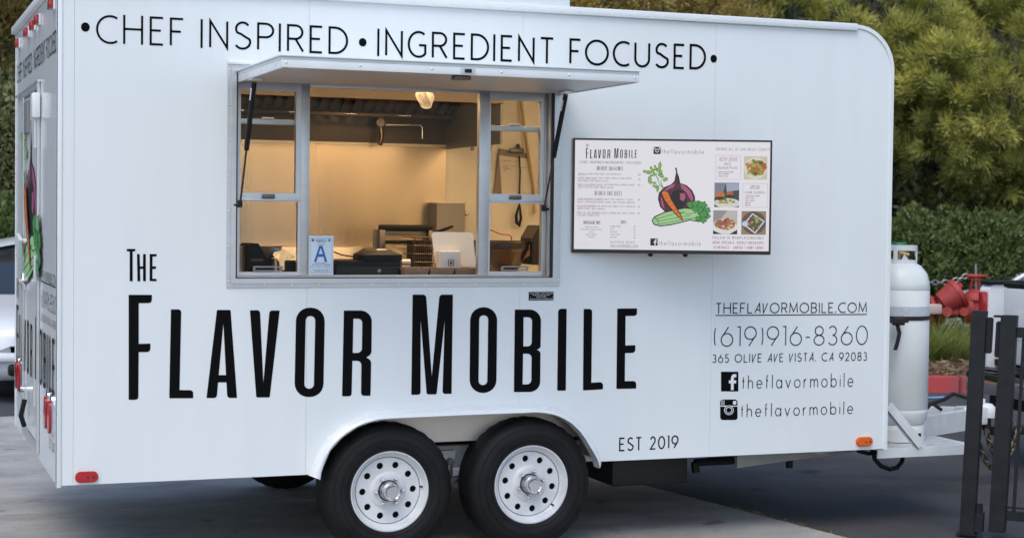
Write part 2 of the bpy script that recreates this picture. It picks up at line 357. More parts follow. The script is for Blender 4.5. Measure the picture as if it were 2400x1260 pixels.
CHROME = M('chrome', (.85, .85, .86), .08, metal=1.)
BLACKV = M('black_vinyl', (.004, .004, .0045), .4, spec=.06)
BLACKP = M('black_plastic', (.010, .010, .011), .45, spec=.25)
RUBBER = M('tyre_rubber', (.009, .009, .010), .6, var=.35, vscale=9, bump=.12, bscale=120, spec=.22)
REDL = M('red_lens', (.42, .012, .016), .18, coat=.5, var=.15, vscale=60)
AMBER = M('amber_lens', (.72, .13, .012), .2, coat=.5, var=.12, vscale=60)
CREAM = M('cream_wall_board', (.80, .75, .66), .45, var=.03, vscale=4)
GASKET = M('black_gasket', (.02, .022, .024), .7)
PANE = glass_mat('window_glass')
TANKP = M('off_white_tank_paint', (.76, .78, .745), .35, var=.05, vscale=5, bump=.03, bscale=30)
BLACKM = M('black_powder_coat', (.010, .011, .013), .5, var=.35, vscale=14, bump=.05, bscale=80, spec=.3)
UNDER = M('grey_underbody', (.50, .50, .49), .6, var=.2, vscale=5)

# ------------------------------------------------------------------ setting: ground
def sheet(name, pts, z, mat, kind='structure', parent=None):
    b = MB().prism(pts, lambda u, v, d: (u, v, d), z, None); o = b.build(name, mat, parent); 
    if kind: o['kind'] = kind
    return o
def ground_mat(name, c1, c2, scale, rough, bump, spots=None, streak=(1, 1, 1), cracks=None):
    m = bpy.data.materials.new(name); m.use_nodes = True; n, l = m.node_tree.nodes, m.node_tree.links; b = n['Principled BSDF']
    tc = n.new('ShaderNodeTexCoord'); mp = n.new('ShaderNodeMapping'); mp.inputs['Scale'].default_value = streak; l.new(tc.outputs['Object'], mp.inputs[0])
    big = n.new('ShaderNodeTexNoise'); big.inputs['Scale'].default_value = scale; big.inputs['Detail'].default_value = 8; big.inputs['Roughness'].default_value = .62; l.new(mp.outputs[0], big.inputs['Vector'])
    fine = n.new('ShaderNodeTexNoise'); fine.inputs['Scale'].default_value = 70; fine.inputs['Detail'].default_value = 6; fine.inputs['Roughness'].default_value = .75; l.new(tc.outputs['Object'], fine.inputs['Vector'])
    rp = n.new('ShaderNodeValToRGB'); rp.color_ramp.elements[0].position = .33; rp.color_ramp.elements[1].position = .68
    rp.color_ramp.elements[0].color = (*c1, 1); rp.color_ramp.elements[1].color = (*c2, 1); l.new(big.outputs['Fac'], rp.inputs[0])
    mx = n.new('ShaderNodeMix'); mx.data_type = 'RGBA'; mx.blend_type = 'OVERLAY'; mx.inputs[0].default_value = .8; l.new(rp.outputs[0], mx.inputs[6]); l.new(fine.outputs['Fac'], mx.inputs[7])
    last = mx.outputs[2]
    if spots:
        st = n.new('ShaderNodeTexNoise'); st.inputs['Scale'].default_value = spots[0]; st.inputs['Detail'].default_value = 4; l.new(tc.outputs['Object'], st.inputs['Vector'])
        sr = n.new('ShaderNodeValToRGB'); sr.color_ramp.elements[0].position = spots[1]; sr.color_ramp.elements[1].position = spots[1]+.1; l.new(st.outputs['Fac'], sr.inputs[0])
        m2 = n.new('ShaderNodeMix'); m2.data_type = 'RGBA'; m2.inputs[7].default_value = (*spots[2], 1); l.new(sr.outputs[0], m2.inputs[0]); l.new(last, m2.inputs[6])
        last = m2.outputs[2]
    if cracks:
        vo = n.new('ShaderNodeTexVoronoi'); vo.feature = 'DISTANCE_TO_EDGE'; vo.inputs['Scale'].default_value = cracks[0]
        wn = n.new('ShaderNodeTexNoise'); wn.inputs['Scale'].default_value = 3; wn.inputs['Detail'].default_value = 6; l.new(tc.outputs['Object'], wn.inputs['Vector'])
        wm = n.new('ShaderNodeMix'); wm.data_type = 'RGBA'; wm.inputs[0].default_value = .25; l.new(tc.outputs['Object'], wm.inputs[6]); l.new(wn.outputs['Color'], wm.inputs[7]); l.new(wm.outputs[2], vo.inputs['Vector'])
        cr = n.new('ShaderNodeValToRGB'); cr.color_ramp.elements[0].position = 0; cr.color_ramp.elements[1].position = cracks[1]; cr.color_ramp.elements[0].color = (cracks[2],)*3+(1,); cr.color_ramp.elements[1].color = (1, 1, 1, 1); l.new(vo.outputs['Distance'], cr.inputs[0])
        m3 = n.new('ShaderNodeMix'); m3.data_type = 'RGBA'; m3.blend_type = 'MULTIPLY'; m3.inputs[0].default_value = 1; l.new(last, m3.inputs[6]); l.new(cr.outputs[0], m3.inputs[7]); last = m3.outputs[2]
    l.new(last, b.inputs['Base Color']); b.inputs['Roughness'].default_value = rough
    bp = n.new('ShaderNodeBump'); bp.inputs['Strength'].default_value = bump; bp.inputs['Distance'].default_value = .008; l.new(fine.outputs['Fac'], bp.inputs['Height']); l.new(bp.outputs[0], b.inputs['Normal'])
    return m
CONC = ground_mat('worn_concrete', (.27, .262, .245), (.47, .455, .43), 1.9, .8, .6, (3.4, .63, (.17, .168, .16)), (.7, 1.3, 1))
ASPH = ground_mat('asphalt', (.040, .042, .046), (.072, .074, .080), 1.3, .82, .8, (3.1, .64, (.025, .025, .027)))
SOIL = ground_mat('planter_soil', (.10, .075, .05), (.21, .15, .10), 7, .9, .6)
sheet('asphalt_ground', [(-250, -250), (250, -250), (250, 250), (-250, 250)], -.012, ASPH)
apron = sheet('concrete_apron', [(-16, -14), (6.3, -14), (3.06, 6.62), (-16, 6.62)], -.006, M('joint_filler', (.06, .058, .055), .9))
def edgeX(y): return 4.20-(y-0)*.157
ys = [-14, -8.6, -5.2, -1.62, 1.83, 5.05, 6.62]
for i in range(len(ys)-1):
    y0, y1 = ys[i]+.006, ys[i+1]-.006
    xs = [-16, -9.4, -6.0, -2.55]
    cuts = xs+[None]
    for k in range(len(cuts)-1):
        a = cuts[k]+.006; 
        q = [(a, y0), ((cuts[k+1]-.006) if cuts[k+1] is not None else edgeX(y0)-.01, y0), ((cuts[k+1]-.006) if cuts[k+1] is not None else edgeX(y1)-.01, y1), (a, y1)]
        MB().prism(fillet([(*p, .02) for p in q], 2), lambda u, v, d: (u, v, d), 0.0, -.02).build('slab', CONC, apron)
# painted bay line and red kerb of the planter
sheet('bay_line_paint', [tuple(onZ(2140, 929)[:2]), tuple(onZ(2214, 926)[:2]), tuple(onZ(2214, 930)[:2]), tuple(onZ(2140, 933)[:2])], -.006, M('blue_line_paint', (.18, .30, .52), .7, var=.3, vscale=12))
k0 = Vector((9.47, 6.31)); kd = Vector((CR[0], CR[1])).normalized(); kn = Vector((CF[0], CF[1])).normalized()
def kp(s, t, z): q = k0+kd*s+kn*t; return (q.x, q.y, z)
KERB = M('red_kerb_paint', (.58, .06, .065), .75, col2=(.28, .10, .10), vscale=5, detail=8, bump=.2, bscale=60)
kerb = MB()
def kbox(mb, s0, s1, t0, t1, z0, z1, bev=.015):
    b = bmesh.new(); bmesh.ops.create_cube(b, size=1)
    for q in b.verts: q.co = Vector(((s0+s1)/2+q.co.x*(s1-s0), (t0+t1)/2+q.co.y*(t1-t0), (z0+z1)/2+q.co.z*(z1-z0)))
    if bev: bmesh.ops.bevel(b, geom=b.edges[:], offset=bev, segments=2, affect='EDGES')
    for q in b.verts: q.co = Vector(kp(q.co.x, q.co.y, q.co.z))
    return mb.bm(b)
for i in range(5):
    kbox(MB(), -7.5+i*2.55, -7.5+i*2.55+2.54, 0, .16, -.05, .15).build('kerb' if i == 0 else 'kerb', KERB)['kind'] = 'structure'
bed = MB(); n = 40; V = []; F = []
for i in range(n+1):
    for j in range(9):
        s = -14+i*24/n; t = .15+j*7.5/8; V.append(kp(s, t, .12+.05*math.sin(s*2.1+j)+.03*math.sin(s*5+j*2)+.05*j))
for i in range(n):
    for j in range(8): F.append((i*9+j, (i+1)*9+j, (i+1)*9+j+1, i*9+j+1))
bed.add(V, F); bed.build('planter_ground', SOIL, smooth=180)['kind'] = 'structure'
# rising bank behind everything
hill = MB(); V = []; F = []; nx_, ny_ = 60, 20
for i in range(nx_+1):
    for j in range(ny_+1):
        s = -60+i*120/nx_; t = 6.0+j*26/ny_
        V.append(kp(s, t, -.2+.62*(t-6)+.5*math.sin(s*.4+t*.3)+.25*math.sin(s*1.3+t)))
for i in range(nx_):
    for j in range(ny_): F.append((i*(ny_+1)+j, (i+1)*(ny_+1)+j, (i+1)*(ny_+1)+j+1, i*(ny_+1)+j+1))
hill.add(V, F); hill.build('hillside', M('dark_hill_soil', (.035, .035, .02), .95, var=.4, vscale=3), smooth=180)['kind'] = 'structure'

# ------------------------------------------------------------------ FOOD TRAILER
LX, WY, ZB, ZT = 4.60, 2.44, .45, 2.845
tr = thing('food_trailer', 'long white box trailer with open service window and tall black lettering', 'food trailer', (2.3, 1.22, 0))
side = lambda u, v, d: (u, d, v)
sx = lambda px: float(onY(px, 560)[0])
S0, S1, S2, S3, S4 = 0.021, sx(173), sx(720.5), sx(1220), float(onY(1671, 560)[0])
arch_in_px = [(751,1123.5),(755.5,1099),(774,1056),(802,1025),(839,1000),(873,988),(903.5,982.6),(1000,978),(1101,973.4),(1224,968.4),(1264,967),(1301,973),(1335,989),(1363,1015.6),(1384.6,1049.5),(1400,1077),(1406,1097)]
arch_out_px = [(723,1113),(731,1086.5),(752,1043),(783,1009),(823,982),(866.5,964.7),(910,958.5),(990,954.5),(1100,950.6),(1200,948.4),(1240,947.7),(1290,952),(1330,972),(1362,1000),(1389,1036),(1403,1064),(1410,1084)]
arch0 = [(float(p[0]), max(ZB+.002, float(p[2]))) for p in (onY(x, y) for x, y in arch_in_px)]
def arch_z(x):
    for a, b in zip(arch0, arch0[1:]):
        if a[0] <= x <= b[0]: return a[1]+(b[1]-a[1])*(x-a[0])/(b[0]-a[0])
    return ZB
gj = .0005; WX0, WX1, WZ0, WZ1 = .838, 2.528, 1.425, 2.43
RC = .25
corner = [(LX-RC+RC*math.sin(rad(a)), ZT-RC+RC*math.cos(rad(a))) for a in range(0, 91, 6)]
Cl = [p for p in arch0 if S2 < p[0] < S3-.01]; Dr = [p for p in arch0 if p[0] > S3+.01]
panels = [
 [(S0, ZB), (S1-gj, ZB), (S1-gj, ZT-.02), (S0, ZT-.02)],
 [(S1+gj, ZB), (S2-gj, ZB), (S2-gj, WZ0), (WX0, WZ0), (WX0, WZ1), (S2-gj, WZ1), (S2-gj, ZT-.02), (S1+gj, ZT-.02)],
 [(S2+gj, WZ1), (S3-gj, WZ1), (S3-gj, ZT-.02), (S2+gj, ZT-.02)],
 [(S2+gj, ZB), (Cl[0][0]-.001, ZB)]+Cl+[(S3-gj, arch_z(S3)), (S3-gj, WZ0), (S2+gj, WZ0)],
 [(S3+gj, arch_z(S3))]+Dr+[(Dr[-1][0]+.001, ZB), (S4-gj, ZB), (S4-gj, ZT-.02), (S3+gj, ZT-.02), (S3+gj, WZ1), (WX1, WZ1), (WX1, WZ0), (S3+gj, WZ0)],
 [(S4+gj, ZB), (LX-.012, ZB), (LX-.012, ZT-RC)]+[(x-.012, z-.012) for x, z in corner[::-1]]+[(S4+gj, ZT-.02)],
]
for p in panels: MB().prism(p, side, 0., .028).build('side_panel', WHITE, tr)
# backing (joint bottoms), far wall, rear wall, roof/front skin, floor
m = MB(); 
m.box(.02, WX0, .029, .05, .6, ZT-.05).box(WX1, LX-.03, .029, .05, .9, ZT-.3).box(WX0, WX1, .029, .05, WZ1, ZT-.05).box(WX0, WX1, .029, .05, .95, WZ0)
m.build('wall_liner', WHITE2, tr)
MB().box(0, LX-RC, WY-.03, WY, ZB, ZT-.02).box(LX-RC, LX-.02, WY-.03, WY, ZB, ZT-RC).build('far_wall', WHITE, tr)
path = [(-.002, ZT), (LX-RC, ZT)]+corner[1:]+[(LX, ZB)]
pin = [(-.002, ZT-.025), (LX-RC, ZT-.025)]+[(LX-RC+(RC-.025)*math.sin(rad(a)), ZT-RC+(RC-.025)*math.cos(rad(a))) for a in range(6, 91, 6)]+[(LX-.025, ZB)]
MB().prism(path+pin[::-1], side, .001, WY-.001).build('roof_and_nose_skin', WHITE2, tr, smooth=40)
MB().box(.03, LX-.03, .40, WY-.40, .46, .56).box(.03, arch0[0][0]-.03, .03, .3995, .46, .56).box(arch0[-1][0]+.03, LX-.03, .03, .3995, .46, .56).build('floor', M('black_undercoat', (.012, .012, .012), .8), tr)  # black underside paint, also there to deepen the shade below the trailer
rearf = lambda u, v, d: (d, u, v)
DY0, DY1, DZ0, DZ1 = .92, 1.76, .52, 2.39
MB().prism([(.001, ZB), (WY, ZB), (WY, ZT-.03), (.001, ZT-.03)], rearf, 0., .03, [[(DY0, DZ0), (DY0, DZ1), (DY1, DZ1), (DY1, DZ0)]]).build('rear_wall', WHITE, tr)
# corner trims
t = MB(); t.box(-.006, .019, -.006, .0, ZB-.01, ZT-.0, .002); t.box(-.006, -.0005, -.006, .022, ZB-.01, ZT, .002); t.build('corner_trim', WHITE2, tr, 30)
MB().box(-.006, -.0005, WY-.03, WY+.004, ZB-.01, ZT, .002).build('corner_trim', WHITE2, tr)
e_out = [(LX+.002, ZB-.004), (LX+.002, ZT-RC)]+[(x+.002, z+.003) for x, z in corner[::-1]]+[(4.30, ZT+.003)]
e_in = [(LX-.016, ZB-.004), (LX-.016, ZT-RC)]+[(LX-RC+(RC-.018)*math.sin(rad(a)), ZT-RC+(RC-.018)*math.cos(rad(a))) for a in range(90, -1, -6)]+[(4.30, ZT-.018)]
MB().prism(e_out+e_in[::-1], side, -.008, .02).build('corner_trim', WHITE2, tr, 40)
# roof rail with rivets
rz0 = 2.812
MB().box(-.004, 4.352, -.022, -.001, rz0, rz0+.038, .004).box(-.004, 4.352, -.014, .03, rz0+.038, ZT+.008, .003).build('roof_rail', WHITE2, tr, 30)
rv = MB()
for i in range(44): rv.lathe([(.004, 0), (.003, -.002), (0.0001, -.003)], (.05+i*.1, -.0222, rz0+.016), 'Y', 8)
rv.build('rail_rivets', WHITE2, tr, 60)['kind'] = 'stuff'
t = MB(); t.box(-.03, .0, -.004, WY+.004, ZT-.035, ZT+.006, .004); t.build('roof_rail', WHITE2, tr, 30)
vx0, vx1 = float(onY(815, 0, .25)[0]), float(onY(1339, 6, .12)[0])
MB().box(vx0, vx1, .12, 1.0, ZT+.005, ZT+.30, .02).build('roof_vent_housing', WHITE2, tr, 40)
MB().box(vx0-.02, vx1+.02, .09, 1.03, ZT+.004, ZT+.022, .004).build('vent_flange', WHITE2, tr, 40)

# fender flare
def catmull(P_, m_):
    out = []; Q_ = [np.array(p, float) for p in P_]; Q_ = [2*Q_[0]-Q_[1]]+Q_+[2*Q_[-1]-Q_[-2]]
    for i in range(1, len(Q_)-2):
        for k in range(m_):
            t = k/m_; p0, p1, p2, p3 = Q_[i-1:i+3]; out.append(.5*((2*p1)+(-p0+p2)*t+(2*p0-5*p1+4*p2-p3)*t*t+(-p0+3*p1-3*p2+p3)*t**3))
    return out+[Q_[-2]]
arch_out_px, arch_in_px = catmull(arch_out_px, 4), catmull(arch_in_px, 4)
rows = []
N = len(arch_in_px)
for fr, Yd in ((-.02, -.001), (.10, -.03), (.30, -.056), (.6, -.072), (.9, -.078), (1.0, -.072), (1.02, -.05), (1.0, .03)):
    R_ = []
    for (a, b) in zip(arch_out_px, arch_in_px):
        q = (a[0]+(b[0]-a[0])*fr, a[1]+(b[1]-a[1])*fr); R_.append(onY(q[0], q[1], Yd if Yd < .02 else -.05)+(np.array([0, .08, 0]) if Yd > .02 else 0))
    rows.append(R_)
m = MB(); m.add([p for R_ in rows for p in R_], [(i*N+k, i*N+k+1, (i+1)*N+k+1, (i+1)*N+k) for i in range(len(rows)-1) for k in range(N-1)])
m.build('fender', M('fender_gloss_white', (.77, .805, .81), .2, coat=.5, var=.015, vscale=4), tr, smooth=60)
# wheel well liner and running gear
x0, x1 = arch0[0][0]-.02, arch0[-1][0]+.02
MB().box(x0, x1, .34, .36, .56, .98).box(x0, x1, .05, .36, .965, .985).box(x0-.01, x0, .05, .36, .45, .98).box(x1, x1+.01, .05, .36, .45, .98).build('wheel_well_liner', UNDER, tr)
lw = MB().box(1.75, 2.35, .325, .34, .60, .62, .002)
for xx in (1.95, 2.09, 2.22): lw.lathe([(.006, 0), (.004, -.004), (.0001, -.005)], (xx, .325, .64), 'Y', 8)
lw.build('liner_flange', UNDER, tr)
MB().box(.3, 4.55, .33, .38, .40, .52, .004).build('chassis_rail', M('white_chassis_paint', (.70, .70, .68), .5, var=.15, vscale=9), tr)
MB().box(.3, 4.55, 2.06, 2.11, .40, .52, .004).build('chassis_rail', MATS['white_chassis_paint'], tr)
sh = MB(); sh.prism(fillet([(1.93, .50, .01), (2.10, .50, .01), (2.07, .38, .02), (1.97, .38, .02)]), side, .28, .31)
sh.build('spring_hanger', MATS['white_chassis_paint'], tr)
sh = MB(); sh.box(2.045, 2.075, .255, .275, .33, .45, .008); sh.cyl((2.06, .235, .445), (2.06, .30, .445), .018, n=10); sh.cyl((2.06, .235, .345), (2.06, .30, .345), .018, n=10); sh.tube([(1.7, .26, .30), (1.9, .26, .36), (2.06, .26, .345)], .018); sh.tube([(2.4, .26, .30), (2.2, .26, .36), (2.06, .26, .345)], .018)
sh.build('spring_shackle', M('greasy_steel', (.20, .20, .21), .45, metal=.6, var=.2, vscale=20), tr, 40)
ax = MB()
for xx in (1.63, 2.405): ax.cyl((xx, .25, .35), (xx, WY-.25, .35), .04)
ax.build('axle', M('black_axle_paint', (.02, .02, .02), .6), tr, 40)

# wheels
def make_wheel():
    hub = Matrix()
    rim = MB(); RR = .2085
    # outer lip, barrel, disc (axis Y, outward = -Y)
    rim.lathe([(RR, .02), (RR+.003, .0), (RR, -.012), (RR-.008, -.014), (RR-.014, -.004), (RR-.020, .012), (RR-.034, .022), (RR-.040, .050)], n=48, axis='Y')
    R0, R1 = RR-.040, .098
    for i in range(10):
        aa = [2*math.pi*(i+k/8)/10 for k in range(9)]; ac = 2*math.pi*(i+.5)/10; c = (.134*math.cos(ac), .134*math.sin(ac))
        sec = [(R0*math.cos(q_), R0*math.sin(q_)) for q_ in aa]+[(R1*math.cos(q_), R1*math.sin(q_)) for q_ in aa[::-1]]
        rim.prism(sec, lambda u, v, d: (u, .026+d, v), 0, None, [[(c[0]+.0172*math.cos(2*math.pi*k/18), c[1]+.0172*math.sin(2*math.pi*k/18)) for k in range(18)]])
        rim.lathe([(.0172, .026), (.0172, .036)], (c[0], 0, c[1]), 'Y', 18)
    rim.lathe([(R0+.001, .052), (R0+.001, .028), (R0-.001, .026)], n=48, axis='Y')
    rim.lathe([(R1, .026), (.091, .018), (.082, .013), (.055, .013), (.054, .02)], n=40, axis='Y')
    rim.lathe([(RR-.04, .05), (RR-.05, .16), (RR-.02, .17)], n=48, axis='Y')
    wh = rim.build('wheel', M('white_wheel_paint', (.68, .69, .70), .36, var=.09, vscale=11, coat=.15), None, smooth=35)
    MB().lathe([(.001, .07), (R0, .07)], n=32, axis='Y').lathe([(.001,.06),(.12,.06)],n=24,axis='Y').build('drum', M('dark_drum', (.01, .01, .01), .7), wh, world=False)
    # tyre
    T = .345; prof = [(.200, .03), (.206, -.012), (.222, -.028), (.250, -.036), (.285, -.034), (.312, -.022), (.330, -.004), (.340, .016), (.345, .035), (.345, .165), (.338, .19), (.31, .22), (.25, .235), (.2, .2)]
    ty = MB(); n = 96; Vv = []
    for ri, (r_, h_) in enumerate(prof):
        for k in range(n):
            rr = r_
            if 7 <= ri <= 9 and k % 3 == 0: rr -= .004
            a = 2*math.pi*k/n; Vv.append((rr*math.cos(a), h_, rr*math.sin(a)))
    ty.add(Vv, [(i*n+k, i*n+(k+1) % n, (i+1)*n+(k+1) % n, (i+1)*n+k) for i in range(len(prof)-1) for k in range(n)])
    for rr, hh in ((.262, -.0365), (.298, -.029), (.225, -.0295)): ty.lathe([(rr-.002, hh+.002), (rr-.001, hh-.0015), (rr+.001, hh-.0015), (rr+.002, hh+.002)], n=64, axis='Y')
    ty.build('tyre', RUBBER, wh, smooth=40, world=False)
    hb = MB(); hb.lathe([(.050, .012), (.048, -.035), (.040, -.042)], n=28, axis='Y'); hb.build('hub', M('zinc_hub', (.42, .43, .45), .4, metal=.8, var=.2, vscale=40), wh, smooth=40, world=False)
    hb = MB()
    for k in range(10):
        a = 2*math.pi*k/10; hb.cyl((.0485*math.cos(a), -.022, .0485*math.sin(a)), (.0475*math.cos(a), -.022, .0475*math.sin(a)), .004)
        c = (.049*math.cos(a), -.02, .049*math.sin(a)); hb.lathe([(.0001, 0), (.005, 0)], c, 'Y', 8)
    MB().lathe([(.041, -.038), (.040, -.062), (.034, -.070), (.030, -.066), (.0001, -.066)], n=28, axis='Y').build('hub_cap', CHROME, wh, smooth=35, world=False)
    for k in range(6):
        a = 2*math.pi*(k+.3)/6; c = (.070*math.cos(a), .012, .070*math.sin(a))
        MB().lathe([(.0125, 0), (.011, -.006), (.010, -.020), (.006, -.028), (.0001, -.030)], c, 'Y', 6).build('lug_nut', CHROME, wh, smooth=25, world=False)
    MB().tube([(.160, .03, .062), (.164, .018, .064), (.166, .006, .065)], .0045).build('valve_stem', BLACKP, wh, smooth=60, world=False)
    return wh
w0 = make_wheel()
def put_wheel(o, x, y, rot, flip=False):
    o.parent = tr; o.matrix_parent_inverse = ROOTS[tr].inverted(); o.location = (x, y, .347); o.rotation_euler = (0, rot, math.pi if flip else 0)
wy_ = .0
put_wheel(w0, float(onY(911, 1150, wy_+.01)[0]), wy_, .3)
w1 = copy_tree(w0); put_wheel(w1, float(onY(1242, 1131, wy_+.01)[0]), wy_, 1.1)
for xx in (w0.location.x, w1.location.x): put_wheel(copy_tree(w0), xx, WY, .5, True)

# under-floor tanks, box, cable
u = MB(); a = onY(1410, 1090, .6); b_ = onY(1585, 1122, .6)
MB().box(a[0], b_[0], .45, 1.3, b_[2], .45, .015).build('waste_water_tank', M('black_tank_plastic', (.012, .012, .013), .55), tr, 40)
q0, q1, q2, q3 = onY(1728, 1065, .5), onY(1728, 1096, .5), onY(2000, 1056, .5), onY(2000, 1054, .5)
MB().prism([(q0[0], .46), (q1[0], q1[2]), (q2[0], q2[2]-.004), (q3[0], .46)], side, .5, .9).build('fresh_water_tank', M('grey_tank_plastic', (.42, .42, .40), .55, var=.1, vscale=8), tr)
pp = MB(); c0, c1 = onY(1628, 1083, .55), onY(1725, 1078, .55); pp.tube([c0, c1], .022); c2 = onY(1631, 1105, .55); pp.tube([c0, c2], .025); pp.build('drain_pipe', BLACKP, tr, 40)
c3 = onY(1850, 1080, .7); MB().tube([(c3[0], .7, .46), (c3[0], .7, c3[2]-.04)], .022).build('drain_pipe', BLACKP, tr, 40)
bx_ = onY(2075, 1048, .25); by_ = onY(2132, 1062, .25)
MB().box(bx_[0], by_[0], .25, .42, by_[2], bx_[2]-.002, .006).build('junction_box', M('grey_metal_box', (.17, .20, .22), .5, var=.1, vscale=20), tr, 40)
cab = [onY(2045, 1050, .2), onY(2050, 1075, .2), onY(2065, 1091, .2), onY(2085, 1099, .2), onY(2103, 1095, .21), onY(2114, 1081, .23), onY(2117, 1064, .25)]
MB().tube(cab, .013, 10).build('power_cable', BLACKP, tr, 60)
MB().tube([onY(2010, 1055, .18), onY(2035, 1062, .18), onY(2062, 1059, .19), onY(2082, 1054, .2)], .012, 8).build('power_cable', BLACKP, tr, 60)

# tongue, coupler, tank platform
TONG = M('white_tongue_paint', (.72, .75, .755), .35, var=.06, vscale=12)
def beam(p0, p1, hw, h, mat, name, par):
    p0, p1 = Vector(p0), Vector(p1); d = (p1-p0).normalized(); s = d.cross(Vector((0, 0, 1))).normalized()*hw; z = Vector((0, 0, h))
    V = [p0-s, p0+s, p0+s+z, p0-s+z, p1-s, p1+s, p1+s+z, p1-s+z]
    return MB().add(V, [(0, 1, 2, 3), (7, 6, 5, 4), (0, 4, 5, 1), (1, 5, 6, 2), (2, 6, 7, 3), (3, 7, 4, 0)]).build(name, mat, par)
cpl = onY(2318, 978, 1.22); zc = float(cpl[2])-.06
beam((4.4, .42, zc), (cpl[0]-.18, 1.16, zc), .03, .13, TONG, 'tongue_beam', tr)
beam((4.4, 2.02, zc), (cpl[0]-.18, 1.28, zc), .03, .13, TONG, 'tongue_beam', tr)
c = MB(); cx_ = float(cpl[0]); c.box(cx_-.24, cx_-.05, 1.16, 1.28, zc+.02, zc+.14, .012); c.lathe([(.0001, .075), (.035, .07), (.06, .045), (.068, .01), (.066, -.02)], (cx_-.02, 1.22, zc+.085), 'Z', 20); c.box(cx_-.14, cx_-.04, 1.205, 1.235, zc+.13, zc+.19, .006)
c.build('coupler', TONG, tr, 40)
c = MB(); c.cyl((cx_-.02, 1.22, zc-.02), (cx_-.02, 1.22, zc+.06), .03); c.build('hitch_ball', M('black_iron', (.03, .03, .03), .4, metal=.5), tr, 40)
c = MB(); c.cyl((cx_-.42, 1.22, .06), (cx_-.42, 1.22, zc+.35), .028); c.lathe([(.08, 0), (.08, .012), (.03, .02), (.03, .04)], (cx_-.42, 1.22, .02), 'Z', 20); c.box(cx_-.47, cx_-.37, 1.17, 1.27, zc+.34, zc+.42, .01)
m_ = MB().tube([(4.7, .55, zc+.16), (5.0, .75, zc+.17), (5.3, .9, zc+.165), (5.6, 1.05, zc+.18), (5.75, 1.08, zc+.21), (5.85, 1.12, zc+.24), (6.0, 1.18, zc+.2)], .014); m_.tube([(5.5, .95, zc+.15), (5.6, 1.0, zc+.20), (5.7, 1.04, zc+.15)], .012)
m_.build('wiring_loom', BLACKP, tr, 60)
PX0, PX1, PY0, PY1, PZ = 4.605, 5.27, .10, .80, .425
plm = M('tread_plate', (.72, .74, .75), .35, metal=.3, var=.08, vscale=20)
pl = MB(); pl.box(PX0, PX1, PY0, PY1, PZ, PZ+.006)
for i in range(16):
    for j in range(16):
        xx, yy = PX0+.03+i*.04, PY0+.03+j*.043; s = .008 if (i+j) % 2 else -.008
        pl.add([(xx-.013, yy-s, PZ+.0065), (xx, yy-.004, PZ+.010), (xx+.013, yy+s, PZ+.0065), (xx, yy+.004, PZ+.010)], [(0, 1, 2, 3)])
plat = pl.build('tank_platform', plm, tr)
for (a, b, c_, d_) in ((PX0, PX1, PY0-.006, PY0), (PX0, PX1, PY1, PY1+.006), (PX1, PX1+.006, PY0, PY1)): MB().box(a, b, c_, d_, PZ-.045, PZ+.012, .001).build('platform_edge', TONG, tr)
# brace: flat bar from the front wall down to the platform edge, and upright
b0, b1 = onY(2083, 950, PY0-.012), onY(2158, 1043, PY0-.012)
dx, dz = b1[0]-b0[0], b1[2]-b0[2]; L_ = math.hypot(dx, dz); nx, nz = -dz/L_*.028, dx/L_*.028
MB().prism([(b0[0]-nx, b0[2]-nz), (b1[0]-nx, b1[2]-nz), (b1[0]+nx, b1[2]+nz), (b0[0]+nx, b0[2]+nz)], side, PY0-.016, PY0-.008).build('platform_brace', TONG, tr)
MB().prism([(b0[0]-nx+.006, b0[2]-nz), (b1[0]-nx+.006, b1[2]-nz), (b1[0]-nx, b1[2]-nz), (b0[0]-nx, b0[2]-nz)], side, PY0-.016, PY0+.02).build('platform_brace', TONG, tr)
MB().box(4.603, 4.655, PY0-.006, PY0, .43, 1.26, .001).box(4.603, 4.609, PY0-.006, PY0+.05, .43, 1.26, .001).build('strap_upright', TONG, tr)
MB().box(4.603, 4.655, PY0-.006+.5, PY0+.5, .43, 1.26, .001).build('strap_upright', TONG, tr)
# safety chains
def chain(pts, link_r, wire, mat, name, par):
    P_ = [Vector(p) for p in pts]; dense = []
    for a, b in zip(P_, P_[1:]):
        k = max(2, int((b-a).length/.004)); dense += [a.lerp(b, i/k) for i in range(k)]
    acc = 0; m = MB(); prev = dense[0]; step = link_r*2.3; idx = 0; last = dense[0]
    for p in dense[1:]:
        acc += (p-last).length; last = p
        if acc >= step:
            acc = 0; d = (p-prev).normalized(); mid = (p+prev)/2; s = d.cross(Vector((0, 0, 1))).normalized(); n_ = d.cross(s)
            if idx % 2: s, n_ = n_, s
            ring = [mid+d*math.cos(t)*link_r*1.7+s*math.sin(t)*link_r for t in [2*math.pi*k/10 for k in range(11)]]
            m.tube(ring, wire, 5, caps=False); prev = p; idx += 1
    return m.build(name, mat, par, 60)
BRASS = M('zinc_yellow_chain', (.20, .16, .09), .4, metal=.8, var=.2, vscale=50)
def sag(a, b, s, n=9): return [Vector(a).lerp(Vector(b), i/n)-Vector((0, 0, s*4*(i/n)*(1-i/n))) for i in range(n+1)]
ch0 = onY(2298, 1030, 1.05); ch1 = onY(2392, 990, 1.15)
chain(sag((cx_-.15, 1.05, zc), ch1, .22, 14), .018, .006, BRASS, 'safety_chain', tr)
chain(sag((cx_-.18, 1.12, zc), ch1+np.array([.03, .1, 0]), .29, 14), .018, .006, BRASS, 'safety_chain', tr)

